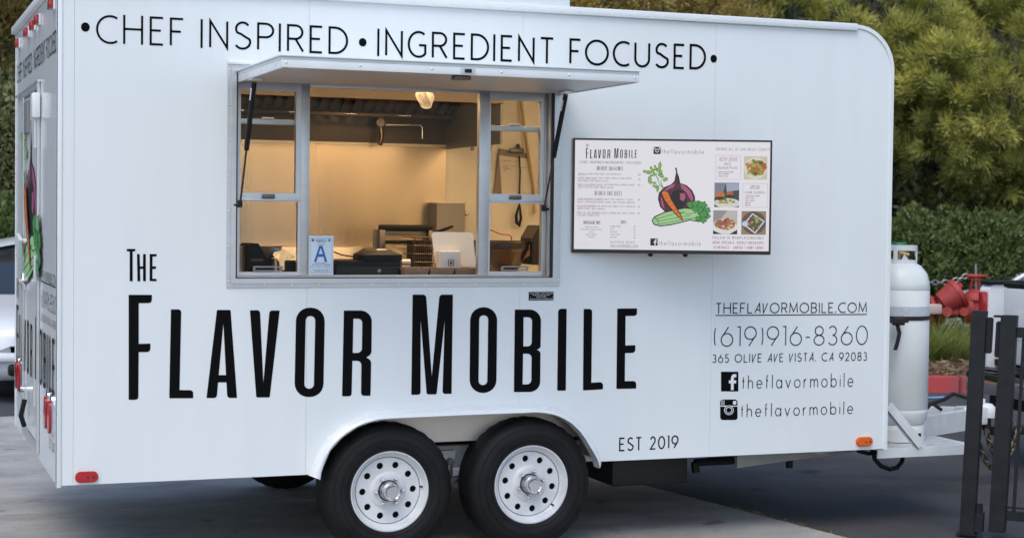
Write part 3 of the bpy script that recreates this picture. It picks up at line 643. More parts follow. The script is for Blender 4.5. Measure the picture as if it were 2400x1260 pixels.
# ------------------------------------------------------------------ lamps on the trailer
def oval(mb, fn, c, hw, hh, d0, d1, n=8):
    mb.prism(fillet([(c[0]-hw, c[1]-hh, hh*.98), (c[0]+hw, c[1]-hh, hh*.98), (c[0]+hw, c[1]+hh, hh*.98), (c[0]-hw, c[1]+hh, hh*.98)], n), fn, d0, d1); return mb
for px, py, hw, mt in ((203.5, 1117, .054, REDL), (2026.5, 1034, .053, AMBER)):
    p = onY(px, py, -.01); c = (p[0], p[2])
    o = oval(MB(), side, c, hw, .0265, -.010, 0).build('marker_light', mt, tr)
    props(o, 'red oval marker lamp near the rear corner' if mt is REDL else 'amber oval marker lamp near the front corner')
    oval(MB(), side, c, hw*.9, .021, -.021, -.009).build('lens', mt, o)
    s_ = MB(); s_.cyl((c[0]+hw*.55, -.0225, c[1]), (c[0]+hw*.55, -.02, c[1]), .006, n=8); s_.cyl((c[0]+.003, -.0225, c[1]), (c[0]+.003, -.02, c[1]), .005, n=8); s_.build('lens_screw', M('dark_screw', (.05, .01, .01), .5), o)
for px, py in ((118, 10), (85, 47), (74, 60), (60, 76), (39, 102)):
    p = onX(px, py, -.02); o = MB().box(-.012, 0, p[1]-.058, p[1]+.058, p[2]-.030, p[2]+.030, .004).build('clearance_light', WHITE2, tr, 40)
    MB().box(-.030, -.011, p[1]-.05, p[1]+.05, p[2]-.024, p[2]+.024, .006).build('lens', REDL, o, 40)
for px, py in ((106.6, 961), (115.2, 972), (38.5, 874), (44.0, 881)):
    p = onX(px, py, -.02); o = MB().prism(fillet([(p[1]-.05, p[2]-.105, .05), (p[1]+.05, p[2]-.105, .05), (p[1]+.05, p[2]+.105, .05), (p[1]-.05, p[2]+.105, .05)]), rearf, -.014, 0).build('tail_light', CHROME, tr, 40)
    MB().prism(fillet([(p[1]-.04, p[2]-.09, .04), (p[1]+.04, p[2]-.09, .04), (p[1]+.04, p[2]+.07, .04), (p[1]-.04, p[2]+.07, .04)]), rearf, -.026, -.012).build('lens', REDL, o, 40)

# ------------------------------------------------------------------ rear door and fittings
door = MB().box(-.004, .02, DY0+.012, DY1-.012, DZ0+.01, DZ1-.01, .003).build('rear_door', WHITE, tr)
fr = MB()
for a, b, c_, d_ in ((DY0-.04, DY0, DZ0-.04, DZ1+.04), (DY1, DY1+.04, DZ0-.04, DZ1+.04), (DY0, DY1, DZ1, DZ1+.04), (DY0, DY1, DZ0-.04, DZ0)): fr.box(-.016, -.001, a, b, c_, d_, .003)
fr.build('door_frame', ALU, tr)
for z in (.8, 1.45, 2.15): MB().cyl((-.02, DY0-.005, z-.07), (-.02, DY0-.005, z+.07), .012, n=10).build('hinge', ALU, door, 40)
hp = onX(50, 567, -.03)
h = MB(); h.prism(fillet([(hp[1]-.14, hp[2]+.02, .01), (hp[1]+.10, hp[2]+.05, .02), (hp[1]+.10, hp[2]-.03, .02), (hp[1]-.05, hp[2]-.09, .01)]), rearf, -.055, -.035); h.cyl((-.04, hp[1], hp[2]), (0, hp[1], hp[2]), .02)
h.build('grab_handle', WHITE2, tr, 40)
MB().box(-.028, -.004, 1.66, 1.70, 1.30, 1.40, .006).cyl((-.045, 1.68, 1.35), (-.0, 1.68, 1.35), .02, n=12).build('door_latch', CHROME, door, 40)
lp = onX(83, 232, -.06)
MB().box(-.046, -.004, .83, .93, lp[2]-.075, lp[2]+.055, .008).build('porch_light', WHITE2, tr, 40)
MB().box(-.018, -.0, DY0-.06, DY1+.55, 2.418, 2.430, .002).build('drip_rail', ALU, tr)
MB().box(-.02, -.004, 1.45, 1.68, 2.18, 2.36, .004).build('door_vent', M('grey_vent_slats', (.2, .2, .2), .5), tr)
bp_ = onX(43, 912, -.06)
MB().cyl((-.05, bp_[1], bp_[2]), (0, bp_[1], bp_[2]), .018, n=12).build('bump_stop', CHROME, tr, 40)
MB().tube([(-.03, bp_[1]-.05, bp_[2]-.05), (-.05, bp_[1]-.05, bp_[2]-.14), (-.03, bp_[1]-.02, bp_[2]-.2)], .014).build('door_holdback', BLACKP, tr, 40)

# ------------------------------------------------------------------ lettering
LZ = -.0016
fS = lambda u, v: (u, LZ, v)
def glyphs_px(mb, items, base, top, tpx):
    bx, by = zip(*base); tx, ty = zip(*top)
    for ch, a, b in items:
        xm = (a+b)/2; yb = float(np.interp(xm, bx, by)); yt = float(np.interp(xm, tx, ty))
        p0, p1 = onY(a, yb), onY(b, yb); q = onY(xm, yt); t_ = tpx*(p1[0]-p0[0])/(b-a)
        glyph(mb, ch, p0[0], p1[0], (p0[2]+p1[2])/2, q[2], t_, fS)
m = MB()
base = [(291,103.4),(385,108),(472,112.7),(604,118.8),(725,125),(770,126.8),(886,132),(1013,137.8),(1157,143.9),(1281,149.3),(1335,151.8),(1578,162),(1616,163.7)]
top = [(293,35.5),(351,38.7),(398,41.3),(472,45.3),(604,52.7),(725,59.4),(770,62),(886,67.6),(1012,74.7),(1157,81),(1264,86.8),(1335,90),(1578,102),(1615,104)]
it = [('C',224.7,275.3),('H',288.3,335.3),('E',350.4,384.3),('F',397.6,431.3),('I',469.6,474.9),('N',489.8,534.7),('S',547.5,588.6),('P',602.1,642.4),('I',652.5,658.3),('R',672.1,712.5),('E',725.1,757),('D',769.4,815.6),
      ('I',883.6,888.8),('N',902.2,943.8),('G',954.9,999),('R',1011.4,1049.2),('E',1061.3,1091.4),('D',1102.7,1146),('I',1155.2,1160.4),('E',1172.8,1201.8),('N',1213.3,1252.6),('T',1264.1,1298.4),
      ('F',1333.8,1362),('O',1370,1426.7),('C',1435.3,1475.3),('U',1485.8,1523.3),('S',1533,1567.2),('E',1577.8,1605),('D',1615.3,1654.2)]
for g_ in it:
    m = MB(); glyphs_px(m, [g_], base, top, 5.2); m.build('slogan_letter', BLACKV, tr, fix=False)
for cx, cy, rx, ry in ((200, 64, 10.3, 10.3), (849.9, 99.7, 9.1, 9.4), (1672.5, 138, 7.7, 8.9)):
    m = MB(); p, q = onY(cx-rx, cy+ry), onY(cx+rx, cy-ry); glyph(m, '\u25cf', p[0], q[0], p[2], q[2], 0, fS); m.build('slogan_bullet', BLACKV, tr, fix=False)
for i, (o_, hs) in enumerate(BIG):
    f3 = lambda u, v, d: tuple(onY(u, v, d))
    MB().prism(o_, f3, LZ, -.0002, hs).build('letter', BLACKV, tr)
def text_px(mb, s, x0, x1, yb0, yb1, yt0, yt1, tpx, track=.2, space=.36, each=None):
    a, b = onY(x0, yb0), onY(x1, yb1); c_, d_ = onY(x0, yt0), onY(x1, yt1)
    h0, h1 = c_[2]-a[2], d_[2]-b[2]; t_ = tpx*(b[0]-a[0])/(x1-x0)
    def f(u, v):
        k = (u-a[0])/(b[0]-a[0]); return (u, LZ, a[2]+(b[2]-a[2])*k+v*(h0+(h1-h0)*k)/h0)
    text(mb, s, a[0], b[0], 0, h0, t_, f, track, space, each)
AV = lambda s: s.replace('A', '\u00c0').replace('V', '\u00dc')
THIN = M('thin_black_vinyl', (.008, .012, .016), .4, spec=.15)
for a_ in ((AV('THEFLAVORMOBILE.COM'), 1677.4, 2031, 734.6, 732.4, 709.4, 708, 2.1, .17), ('(619)916-8360', 1672.7, 2033.2, 812.3, 807.6, 764.5, 762, 2.2, .17),
           (AV('365 OLIVE AVE VISTA. CA 92083'), 1669, 2031.7, 850, 844.5, 829.8, 824, 1.8, .2, .3), ('theflavormobile', 1738.4, 1999.3, 910.7, 905.8, 879, 873, 1.8, .26), ('theflavormobile', 1735.5, 1998.8, 977, 969.3, 946, 939.3, 1.8, .26)):
    text_px(None, *a_, each=lambda mb: mb.build('contact_letter', THIN, tr, fix=False))
p, q = onY(1677, 739.8), onY(2031.5, 737.2); MB().add([(p[0], LZ, p[2]), (q[0], LZ, q[2]), (q[0], LZ, q[2]+.0052), (p[0], LZ, p[2]+.0052)], [(0, 1, 2, 3)]).build('lettering_underline', THIN, tr, fix=False)
text_px(None, 'EST 2019', 1450.6, 1590, 1056.7, 1049.3, 1024.7, 1018.7, 3.0, .16, each=lambda mb: mb.build('date_letter', BLACKV, tr, fix=False))
def icons(par, P3, fb, ig, black, white, dz):
    """fb/ig: (x0,y0,x1,y1) pixel boxes; P3(px,py,layer)->xyz"""
    def lay(pts, layer, mat, name, holes=()):
        MB().prism(pts, lambda u, v, d: P3(u, v, d), layer, None, holes).build(name, mat, par, fix=False)
    x0, y0, x1, y1 = fb; W, H = x1-x0, y1-y0; u = lambda a, b: (x0+a*W, y0+b*H)
    lay(fillet([(*u(0, 0), W*.04), (*u(1, 0), W*.04), (*u(1, 1), W*.04), (*u(0, 1), W*.04)], 3), 1, black, 'social_icon')
    f_ = [(.57, .93), (.57, .59), (.45, .59), (.45, .44), (.57, .44), (.57, .34), (.60, .22), (.68, .14), (.80, .12), (.88, .13), (.88, .28), (.79, .28), (.74, .32), (.73, .44), (.88, .44), (.86, .59), (.73, .59), (.73, .93)]
    lay([u(*p) for p in f_], 2, white, 'icon_letter')
    x0, y0, x1, y1 = ig; W, H = x1-x0, y1-y0; u2 = lambda a, b: (x0+a*W, y0+b*H)
    lay(fillet([(*u2(0, 0), W*.16), (*u2(1, 0), W*.16), (*u2(1, 1), W*.16), (*u2(0, 1), W*.16)], 5), 1, black, 'social_icon')
    lay([u2(0, .30), u2(1, .30), u2(1, .345), u2(0, .345)], 2, white, 'icon_band')
    lay(fillet([(*u2(.74, .07), 2), (*u2(.93, .07), 2), (*u2(.93, .25), 2), (*u2(.74, .25), 2)], 3), 2, white, 'icon_viewfinder')
    for k in (.07, .14, .21): lay([u2(k, .03), u2(k+.03, .03), u2(k+.03, .28), u2(k, .28)], 2, white, 'icon_stripe')
    cc = u2(.5, .52)
    for k, (r_, mt) in enumerate(((.28, white), (.24, black), (.19, white), (.145, black))): lay([(cc[0]+W*r_*math.cos(t), cc[1]+W*r_*math.sin(t)) for t in [2*math.pi*i/28 for i in range(28)]], 3+k, mt, 'icon_lens_ring')
icons(tr, lambda a, b, k: tuple(onY(a, b, LZ*.6-.0005*k)), (1690, 870.4, 1730.6, 916.4), (1688, 935.3, 1728.6, 983.3), BLACKV, M('white_vinyl', (.74, .76, .78), .35), .001)
# builder's plate
a, b = onY(1239, 703.5), onY(1297, 683.5)
o = MB().box(a[0], b[0], -.003, 0, a[2], b[2], .0005).build('maker_plate', BLACKV, tr); fP = lambda u, v: (u, -.0035, v)
m = MB(); cxp = (a[0]+b[0])/2; hh = b[2]-a[2]
for s_, zz, h_, k in (('CALIFORNIA CART BUILDER', .74, .15, .94), ('CUSTOM FOOD TRUCKS AND TRAILERS', .56, .1, .72), ('(866)407-0006', .34, .15, .4), ('WWW.CALIFORNIACARTBUILDER.COM', .10, .13, .94)):
    wd = (b[0]-a[0])*k; text(m, s_, cxp-wd/2, cxp+wd/2, a[2]+hh*zz, hh*h_, hh*.028, fP)
m.build('plate_lettering', M('pale_engraving', (.6, .62, .64), .4), o, fix=False)['kind'] = 'stuff'
for xx in (a[0]+.008, b[0]-.008): MB().cyl((xx, -.005, a[2]+hh*.42), (xx, -.003, a[2]+hh*.42), .003, n=8).build('plate_screw', CHROME, o)

# vegetable drawing used on the screen and on the rear wall: (outline in drawing pixels, colour key)
def drawing():
    D = []
    D.append(([(1095,352),(1112,346),(1122,400),(1138,440),(1150,498),(1215,520),(1268,568),(1298,630),(1298,700),(1262,760),(1200,792),(1100,803),(1005,785),(955,735),(933,660),(940,600),(985,545),(1060,512),(1092,480),(1100,430),(1108,390)], 'ink'))
    D.append(([(1106,372),(1112,372),(1118,440),(1125,500),(1205,530),(1258,574),(1288,635),(1288,695),(1252,752),(1195,782),(1100,793),(1010,776),(964,730),(943,660),(950,604),(992,552),(1068,520),(1104,490)], 'beet'))
    D.append(([(1130,560),(1190,580),(1215,640),(1200,720),(1150,760),(1080,740),(1050,660),(1070,590)], 'ink'))
    D.append(([(1150,505),(1210,532),(1255,580),(1280,640),(1272,690),(1240,640),(1210,590),(1160,545)], 'pink'))
    D.append(([(1150,600),(1195,598),(1205,640),(1185,680),(1150,660)], 'pink'))
    D.append(([(985,575),(1040,530),(1100,500),(1085,540),(1030,565),(1000,600)], 'pink'))
    D.append(([(960,640),(975,650),(990,720),(1000,760),(970,720)], 'pink'))
    for s in ([(1000,585),(965,520),(930,455),(880,400)], [(985,560),(935,500),(915,420),(940,340)], [(990,565),(960,480),(1000,450)], [(970,530),(910,520)]):
        D.append((s, 'stem'))
    for cx, cy, w_, h_, a in ((825,395,38,14,.2),(872,372,30,14,1.0),(905,355,26,12,1.2),(948,330,14,30,0),(945,385,34,15,.8),(850,470,16,32,0),(885,420,26,12,-.4),(905,535,26,12,.3),(930,560,12,24,.2),(1005,465,22,14,-.6),(960,430,28,14,.4),(890,500,24,10,.1)):
        pts = [(cx+w_*math.cos(t)*math.cos(a)-h_*math.sin(t)*math.sin(a)*(1+.35*math.cos(5*t)), cy+w_*math.cos(t)*math.sin(a)+h_*math.sin(t)*math.cos(a)*(1+.35*math.cos(5*t))) for t in [2*math.pi*i/16 for i in range(16)]]
        D.append(([(cx+(p[0]-cx)*1.16, cy+(p[1]-cy)*1.2) for p in pts], 'ink')); D.append((pts, 'leaf'))
    D.append(([(872,868),(900,828),(1000,782),(1100,758),(1200,738),(1330,750),(1412,855),(1340,880),(1250,865),(1160,890),(1060,915),(960,928),(895,912)], 'ink'))
    D.append(([(882,868),(907,837),(1003,792),(1100,768),(1200,748),(1325,760),(1400,850),(1340,870),(1250,855),(1160,880),(1060,905),(960,918),(902,902)], 'celery'))
    for s in ([(900,860),(1000,830),(1100,800),(1200,780)], [(910,880),(1020,860),(1140,835),(1260,815)], [(940,905),(1060,885),(1180,855),(1300,840)], [(1150,790),(1230,800),(1310,790)], [(905,840),(935,865),(940,910)]): D.append((s, 'line'))
    for cx, cy, r_ in ((1255,710,36),(1310,705,40),(1370,715,42),(1412,765,34),(1420,820,28),(1375,800,40),(1340,760,36),(1380,858,32),(1300,750,30),(1330,845,26)):
        pts = [(cx+r_*(1+.22*math.cos(6*t+cx))*math.cos(t), cy+r_*.85*(1+.22*math.sin(5*t))*math.sin(t)) for t in [2*math.pi*i/20 for i in range(20)]]
        D.append(([(cx+(p[0]-cx)*1.14, cy+(p[1]-cy)*1.14) for p in pts], 'ink')); D.append((pts, 'green'))
    D.append(([(958,588),(990,565),(1034,584),(1068,660),(1118,738),(1158,800),(1188,876),(1130,830),(1055,752),(994,676),(968,625)], 'ink'))
    D.append(([(968,592),(992,575),(1028,592),(1060,664),(1110,742),(1150,804),(1174,860),(1132,820),(1062,745),(1002,670),(977,620)], 'carrot'))
    for a, b in (((985,620),(1015,612)),((1000,650),(1030,640)),((1030,690),(1055,676)),((1060,725),(1085,715)),((1095,765),(1112,752)),((1120,795),(1135,785))): D.append(([a, b], 'line'))
    return D
DRAW = drawing()
DC = {'ink': (.012, .01, .012), 'beet': (.085, .022, .045), 'pink': (.40, .10, .20), 'stem': (.10, .28, .06), 'leaf': (.22, .45, .07), 'celery': (.36, .62, .28), 'green': (.07, .30, .07), 'carrot': (.72, .17, .025), 'line': (.02, .04, .02)}
def draw(par, P3, mats):
    """one part per colour layer, stacked a hair apart"""
    prev = None; lay = 0; mb = None; key = None
    def flush():
        if mb is not None and mb.v: mb.build('printed_vegetables', mats(key), par, fix=False)
    for pts, k in DRAW:
        if k != key: flush(); mb = MB(); key = k; lay += 1
        if k in ('stem', 'line'): ribbon(mb, pts, 5 if k == 'stem' else 4.5, lambda u, v: P3(u, v, lay))
        else: mb.prism(pts, lambda u, v, d: P3(u, v, lay), 0, None)
    flush()
# rear wall graphics (Y runs right to left as read from behind)
rY = lambda u, a, b, y0, y1: y0+(y1-y0)*(u-a)/(b-a)
bt, bb = onX(74, 280, 0), onX(66, 668, 0)
def rear_draw(u, v, k): return (-.0048-.00025*k, rY(u, 790, 1440, 2.02, .72), bt[2]+(bb[2]-bt[2])*(v-346)/(928-346))
drw = thing  # keep name short
draw(tr, rear_draw, lambda k: M('print_'+k, DC[k], .4))
rtop, rbot = onX(85, 742, 0)[2], onX(85, 899, 0)[2]
for o_, hs in BIG:
    m = MB()
    def f3(u, v, d): return (-.0052, rY(u, 298, 1498, 2.33, .10), rbot+(rtop-rbot)*(936-v)/(936-690))
    m.prism(o_, f3, 0, None, hs); m.build('rear_letter', BLACKV, tr, fix=False)
m = MB(); fR = lambda u, v: (-.0030, -u, v)
za = onX(87, 159, 0)[2]; zb_ = onX(87, 112, 0)[2]
z1 = onX(112, 666, 0)[2]
for a_ in (('CHEF INSPIRED', -2.36, -1.36, za, zb_-za, .012), ('INGREDIENT FOCUSED', -1.24, -.06, za, zb_-za, .012), (AV('THEFLAVORMOBILE.COM'), -.80, -.05, z1+.01, .05, .005),
           ('(619)916-8360', -.80, -.05, z1-.13, .09, .006), ('365 OLIVE AVE VISTA. CA 92083', -.80, -.05, z1-.20, .04, .004), ('EST 2019', -.36, -.1, .585, .05, .005)):
    m = MB(); text(m, *a_, fR); m.build('rear_contact_lettering', THIN, tr, fix=False)['kind'] = 'stuff'
MB().add([(-.003, .8, z1), (-.003, .05, z1), (-.003, .05, z1+.006), (-.003, .8, z1+.006)], [(0, 1, 2, 3)]).build('lettering_underline', THIN, tr, fix=False)

# ------------------------------------------------------------------ service window
FX0, FX1, FZ0, FZ1 = .803, 2.565, 1.388, 2.478
OX0, OX1, OZ0, OZ1 = .853, 2.512, 1.437, 2.425
win = MB().prism([(FX0, FZ0), (FX1, FZ0), (FX1, FZ1), (FX0, FZ1)], side, -.006, -.0005, [[(OX0-.012, OZ0-.012), (OX0-.012, OZ1+.01), (OX1+.012, OZ1+.01), (OX1+.012, OZ0-.012)]]).build('service_window', ALU, tr)
def ring(x0, x1, z0, z1, w_, y0, y1, name, mat, par=win, bev=0.):
    MB().prism([(x0, z0), (x1, z0), (x1, z1), (x0, z1)], side, y0, y1, [[(x0+w_, z0+w_), (x0+w_, z1-w_), (x1-w_, z1-w_), (x1-w_, z0+w_)]]).build(name, mat, par)
ring(FX0+.018, FX1-.018, FZ0+.020, FZ1-.018, .024, -.016, -.006, 'frame_bead', ALU)
ring(OX0-.0115, OX1+.0115, OZ0-.0115, OZ1+.0095, .011, -.012, .004, 'gasket', GASKET)
ring(OX0-.003, OX1+.003, OZ0-.003, OZ1+.003, .006, .0045, .10, 'jamb', ALU)
sc = MB()
for k in range(7):
    z = FZ0+.03+k*.172
    for xx in (FX0+.009, FX1-.009): sc.lathe([(.005, 0), (.004, -.0025), (.0001, -.003)], (xx, -.006, z), 'Y', 8)
for k in range(13): sc.lathe([(.005, 0), (.004, -.0025), (.0001, -.003)], (FX0+.05+k*.138, -.006, FZ0+.010), 'Y', 8)
sc.build('frame_screw', CHROME, win, 60)['kind'] = 'stuff'
SY = .062
def sp(px, py, y=SY): p = onY(px, py, y); return float(p[0]), float(p[2])
def bar_px(x0, y0, x1, y1, ya, yb, name, mat, par):
    a = sp(x0, (y0+y1)/2, ya); b = sp(x1, (y0+y1)/2, ya); c_ = sp((x0+x1)/2, y0, ya); d_ = sp((x0+x1)/2, y1, ya)
    return MB().box(a[0], b[0], ya, yb, d_[1], c_[1], .0025).build(name, mat, par, 40)
zt_, zb2 = OZ1-.006, OZ0+.006
x_m0, x_m1 = sp(704, 430)[0], sp(724, 430)[0]; x_n0, x_n1 = sp(1121, 430)[0], sp(1145, 430)[0]
MB().box(x_m0, x_m1, .05, .095, zb2, zt_, .003).build('mullion', ALU, win, 40); MB().box(x_n0, x_n1, .05, .095, zb2, zt_, .003).build('mullion', ALU, win, 40)
zc0 = sp(900, 645)[1]; zc1 = sp(900, 211)[1]
MB().box(x_m1, x_n0, .05, .095, zb2, zc0, .002).build('centre_sill', ALU, win, 40); MB().box(x_m1, x_n0, .05, .095, zc1, zt_, .002).build('centre_head', ALU, win, 40)
def sash(xa, xb, g_up, g_lo, bar_y, tag):
    """xa/xb outer metres; g_up/g_lo glass rectangles in pixels; bar_y upper sash bar rows"""
    s0 = (sp(g_lo[0], 555)[0], sp(g_lo[2], 555)[0]); u0 = (sp(g_up[0], 340)[0], sp(g_up[2], 340)[0]); xm = (g_up[0]+g_up[2])/2
    zl0, zl1 = sp(xm, g_lo[3])[1], sp(xm, g_lo[1])[1]; zu0, zu1 = sp(xm, g_up[3])[1], sp(xm, g_up[1])[1]; b1, b0 = sp(xm, bar_y[0])[1], sp(xm, bar_y[1])[1]
    sa = MB().prism([(xa, zb2), (xb, zb2), (xb, zt_), (xa, zt_)], side, .055, .090, [[(s0[0], zl0), (s0[0], zl1), (s0[1], zl1), (s0[1], zl0)], [(u0[0], zu0), (u0[0], zu1), (u0[1], zu1), (u0[1], zu0)]]).build('sash', ALU, win)
    MB().prism([(s0[0], zl0), (s0[1], zl0), (s0[1], zl1), (s0[0], zl1)], side, .070, .074).build('pane', PANE, sa)
    MB().prism([(u0[0], zu0), (u0[1], zu0), (u0[1], zu1), (u0[0], zu1)], side, .070, .074).build('pane', PANE, sa)
    MB().box(u0[0], u0[1], .076, .096, b0, b1, .002).build('sash_bar', ALU, sa, 40)
    xx = (u0[0]+u0[1])/2
    MB().box(xx-.03, xx+.03, .072, .090, b1+.001, b1+.010, .002).build('sash_latch', ALUD, sa)
    MB().box(xx-.032, xx+.032, .040, .0545, zu0-.028, zu0-.006, .004).build('finger_pull', STEELD, sa, 40)
    MB().prism(fillet([(xx-.075, zl0+.004, .006), (xx+.075, zl0+.004, .006), (xx+.075, zl0+.030, .006), (xx-.075, zl0+.030, .006)], 3), side, .045, .052, [[(xx-.064, zl0+.010), (xx-.064, zl0+.022), (xx+.064, zl0+.022), (xx+.064, zl0+.010)]]).build('lift_handle', CHROME, sa)
    MB().box(xa+.004, xb-.004, .046, .0545, zu0-.040, zu0-.030, .002).build('meeting_rail', ALU, sa, 40)
sash(OX0+.004, x_m0, (563.5, 213, 693, 452), (560.5, 472, 697, 637), (279.5, 291.5), 0)
xr_ = sp(1268, 555)[0]+.008
sash(x_n1, xr_, (1149, 236, 1265.5, 455), (1147, 476.5, 1268, 636), (295, 308), 1)
MB().box(xr_+.0005, OX1-.0035, .05, .095, zb2, zt_, .002).build('jamb_post', ALUD, win, 40)
MB().prism([(x_m1, zc0), (x_n0, zc0), (x_n0, zc1), (x_m1, zc1)], side, .080, .084).build('centre_pane', PANE, win)

# service hatch held open on gas struts
HY = -.95; HX0, HX1 = .850, 2.570
htc = MB().box(HX0, HX1, HY, -.012, 2.428, 2.440, .002).build('service_hatch', WHITE2, tr)
MB().box(HX0+.012, HX1-.012, HY+.012, -.03, 2.395, 2.427).build('hatch_lining', ALUD, htc)
MB().box(HX0, HX1, HY-.003, HY+.011, 2.392, 2.4275, .002).build('hatch_edge', WHITE2, htc, 40)
for xx in (HX0, HX1-.012): MB().box(xx, xx+.0115, HY+.012, -.02, 2.390, 2.4275, .002).build('hatch_edge', WHITE2, htc, 40)
MB().box(HX0-.01, HX1+.004, HY-.012, -.012, 2.4405, 2.448, .002).build('hatch_skin', WHITE2, htc, 40)
s_ = MB()
for k in range(6): s_.lathe([(.006, 0), (.004, -.003), (.0001, -.004)], (HX0+.02+k*.335, HY-.003, 2.413), 'Y', 8)
for k in range(3): s_.lathe([(.006, 0), (.004, -.003), (.0001, -.004)], (HX0, HY+.1+k*.3, 2.41), 'X', 8)
s_.build('hatch_rivet', CHROME, htc, 60)['kind'] = 'stuff'
lpx = onY(1097, 167, HY-.004)
MB().box(lpx[0]-.035, lpx[0]+.035, HY-.006, HY-.002, 2.397, 2.424, .002).build('latch_plate', ALU, htc)
MB().box(lpx[0]-.017, lpx[0]+.017, HY-.010, HY-.006, 2.402, 2.419, .003).build('latch_keeper', BLACKP, htc)
MB().box(lpx[0]-.05, lpx[0]+.02, HY+.03, HY+.09, 2.372, 2.394, .006).build('latch_body', STEELD, htc, 40)
MB().box(lpx[0]+.022, lpx[0]+.032, HY+.04, HY+.08, 2.374, 2.392, .004).build('latch_button', REDL, htc, 40)
MB().cyl((HX0, -.012, 2.438), (HX1, -.012, 2.438), .010, n=10).build('hatch_hinge', ALU, tr, 40)
MB().box(FX0, FX1, -.022, -.0005, FZ1-.001, FZ1+.018, .003).build('window_drip_cap', WHITE2, win, 40)
for xx in (HX0+.014, HX1-.104):
    p0 = Vector((xx, -.02, 1.792)); p1 = Vector((xx+.012, -.27, 2.372)); mid = p0.lerp(p1, .46)
    o = MB().cyl(mid, p1, .0125, n=14).build('gas_strut', BLACKP, tr, 40)
    MB().cyl(p0, mid, .005, n=10).build('strut_rod', M('dark_rod', (.06, .06, .065), .25, metal=.7), o, 40)
    MB().cyl(p0+Vector((0, 0, -.012)), p0+Vector((0, 0, .022)), .012, n=10).cyl(p0, p0+Vector((-.03 if xx < 1 else .03, 0.01, 0)), .007, n=8).build('strut_end', BLACKP, o, 40)
    MB().box(xx-.005, xx+.045, -.30, -.20, 2.384, 2.3945, .002).build('strut_bracket', CHROME, o)
    MB().cyl(p0.lerp(p1, .86)+Vector((-.0115, -.006, 0)), p0.lerp(p1, .955)+Vector((-.0115, -.006, 0)), .004, n=6).build('strut_label', WHITE2, o)

# ------------------------------------------------------------------ kitchen inside
LAMPC = (1.0, .63, .31)
def lampmat(name, col, e):
    m = bpy.data.materials.new(name); m.use_nodes = True; b = m.node_tree.nodes['Principled BSDF']
    b.inputs['Base Color'].default_value = (.8, .8, .8, 1); b.inputs['Emission Color'].default_value = (*col, 1); b.inputs['Emission Strength'].default_value = e; return m
MB().box(.05, LX-.05, .055, WY-.035, 2.70, 2.73).build('kitchen_ceiling', CREAM, tr)
lf = MB().box(.9, 4.2, .22, .40, 2.665, 2.699, .006).build('ceiling_light', WHITE2, tr, 40)
MB().box(.92, 4.18, .235, .385, 2.648, 2.664, .004).build('diffuser', lampmat('warm_diffuser', LAMPC, 20.0), lf, 40)
st = sp(920, 208, .30)
MB().box(sp(700, 205, .30)[0], sp(1135, 205, .30)[0], .295, .31, st[1]-.006, st[1]+.004).build('light_strip', lampmat('warm_strip', (1.0, .70, .42), .75), lf)
# back wall: stainless sheets and cream board
bwx = 2.73
for k, (a, b) in enumerate(((.06, 1.30), (1.302, bwx))): MB().box(a, b, WY-.06, WY-.05, .57, 2.205, .001).build('stainless_sheet', BRUSH, tr)
HOODB = M('greasy_hood_steel', (.055, .034, .022), .35, metal=.2, var=.2, vscale=5)  # brown-black puts the shadow inside the hood into the steel colour
MB().box(.06, bwx, WY-.061, WY-.05, 2.21, 2.70, .001).build('stainless_sheet', HOODB, tr)
MB().box(.06, bwx, WY-.066, WY-.0615, 2.196, 2.214, .001).build('sheet_trim', STEEL, tr)
MB().box(bwx+.002, LX-.04, WY-.058, WY-.05, .57, 2.70).build('cream_board', CREAM, tr)
MB().box(3.27, 3.285, WY-.063, WY-.058, .57, 2.70).build('board_joint', CREAM, tr)
MB().box(LX-.05, LX-.04, .06, WY-.06, .57, 2.70).build('front_lining', CREAM, tr)
MB().box(.035, .045, .06, WY-.06, .57, 2.70).build('rear_lining', CREAM, tr)
# hood with baffle filters
hd = MB().box(.25, 2.74, 1.33, 1.345, 2.425, 2.70, .002).build('exhaust_hood', M('hood_skirt_steel', (.12, .095, .075), .45, metal=.4), tr)
MB().box(2.725, 2.74, 1.346, WY-.068, 2.185, 2.70, .002).build('hood_end', M('hood_grey_steel', (.13, .125, .125), .4, metal=.4), hd)
MB().box(.25, .265, 1.346, WY-.068, 2.185, 2.70, .002).build('hood_end', MATS['hood_grey_steel'], hd)
for k in range(3):
    MB().lathe([(.012, 0), (.012, -.02), (.0001, -.022)], (2.732, 1.55+k*.16, 2.183), 'Z', 8).build('hood_bolt', STEELD, hd)
fy0, fz0, fy1, fz1 = 1.86, 2.60, 2.20, 2.395
MB().add([(.27, fy0, fz0+.03), (2.72, fy0, fz0+.03), (2.72, fy1, fz1+.03), (.27, fy1, fz1+.03)], [(0, 1, 2, 3)]).build('filter_back', M('sooty_steel', (.05, .045, .04), .5, metal=.4), hd)  # dark plate behind the baffles
for k in range(34):
    xx = .29+k*.0725
    MB().add([(xx, fy0, fz0), (xx+.038, fy0, fz0), (xx+.038, fy1, fz1), (xx, fy1, fz1), (xx, fy0, fz0+.02), (xx+.038, fy0, fz0+.02), (xx+.038, fy1, fz1+.02), (xx, fy1, fz1+.02)],
             [(0, 1, 2, 3), (0, 4, 5, 1), (3, 2, 6, 7), (0, 3, 7, 4), (1, 5, 6, 2)]).build('baffle', HOODB, hd)
MB().box(.27, 2.72, fy1-.012, fy1+.012, fz1-.022, fz1-.001, .002).build('grease_gutter', HOODB, hd)
for k in range(5): MB().box(.9+k*.36, .98+k*.36, fy1-.02, fy1-.012, fz1-.014, fz1-.006, .001).build('filter_clip', CHROME, hd)
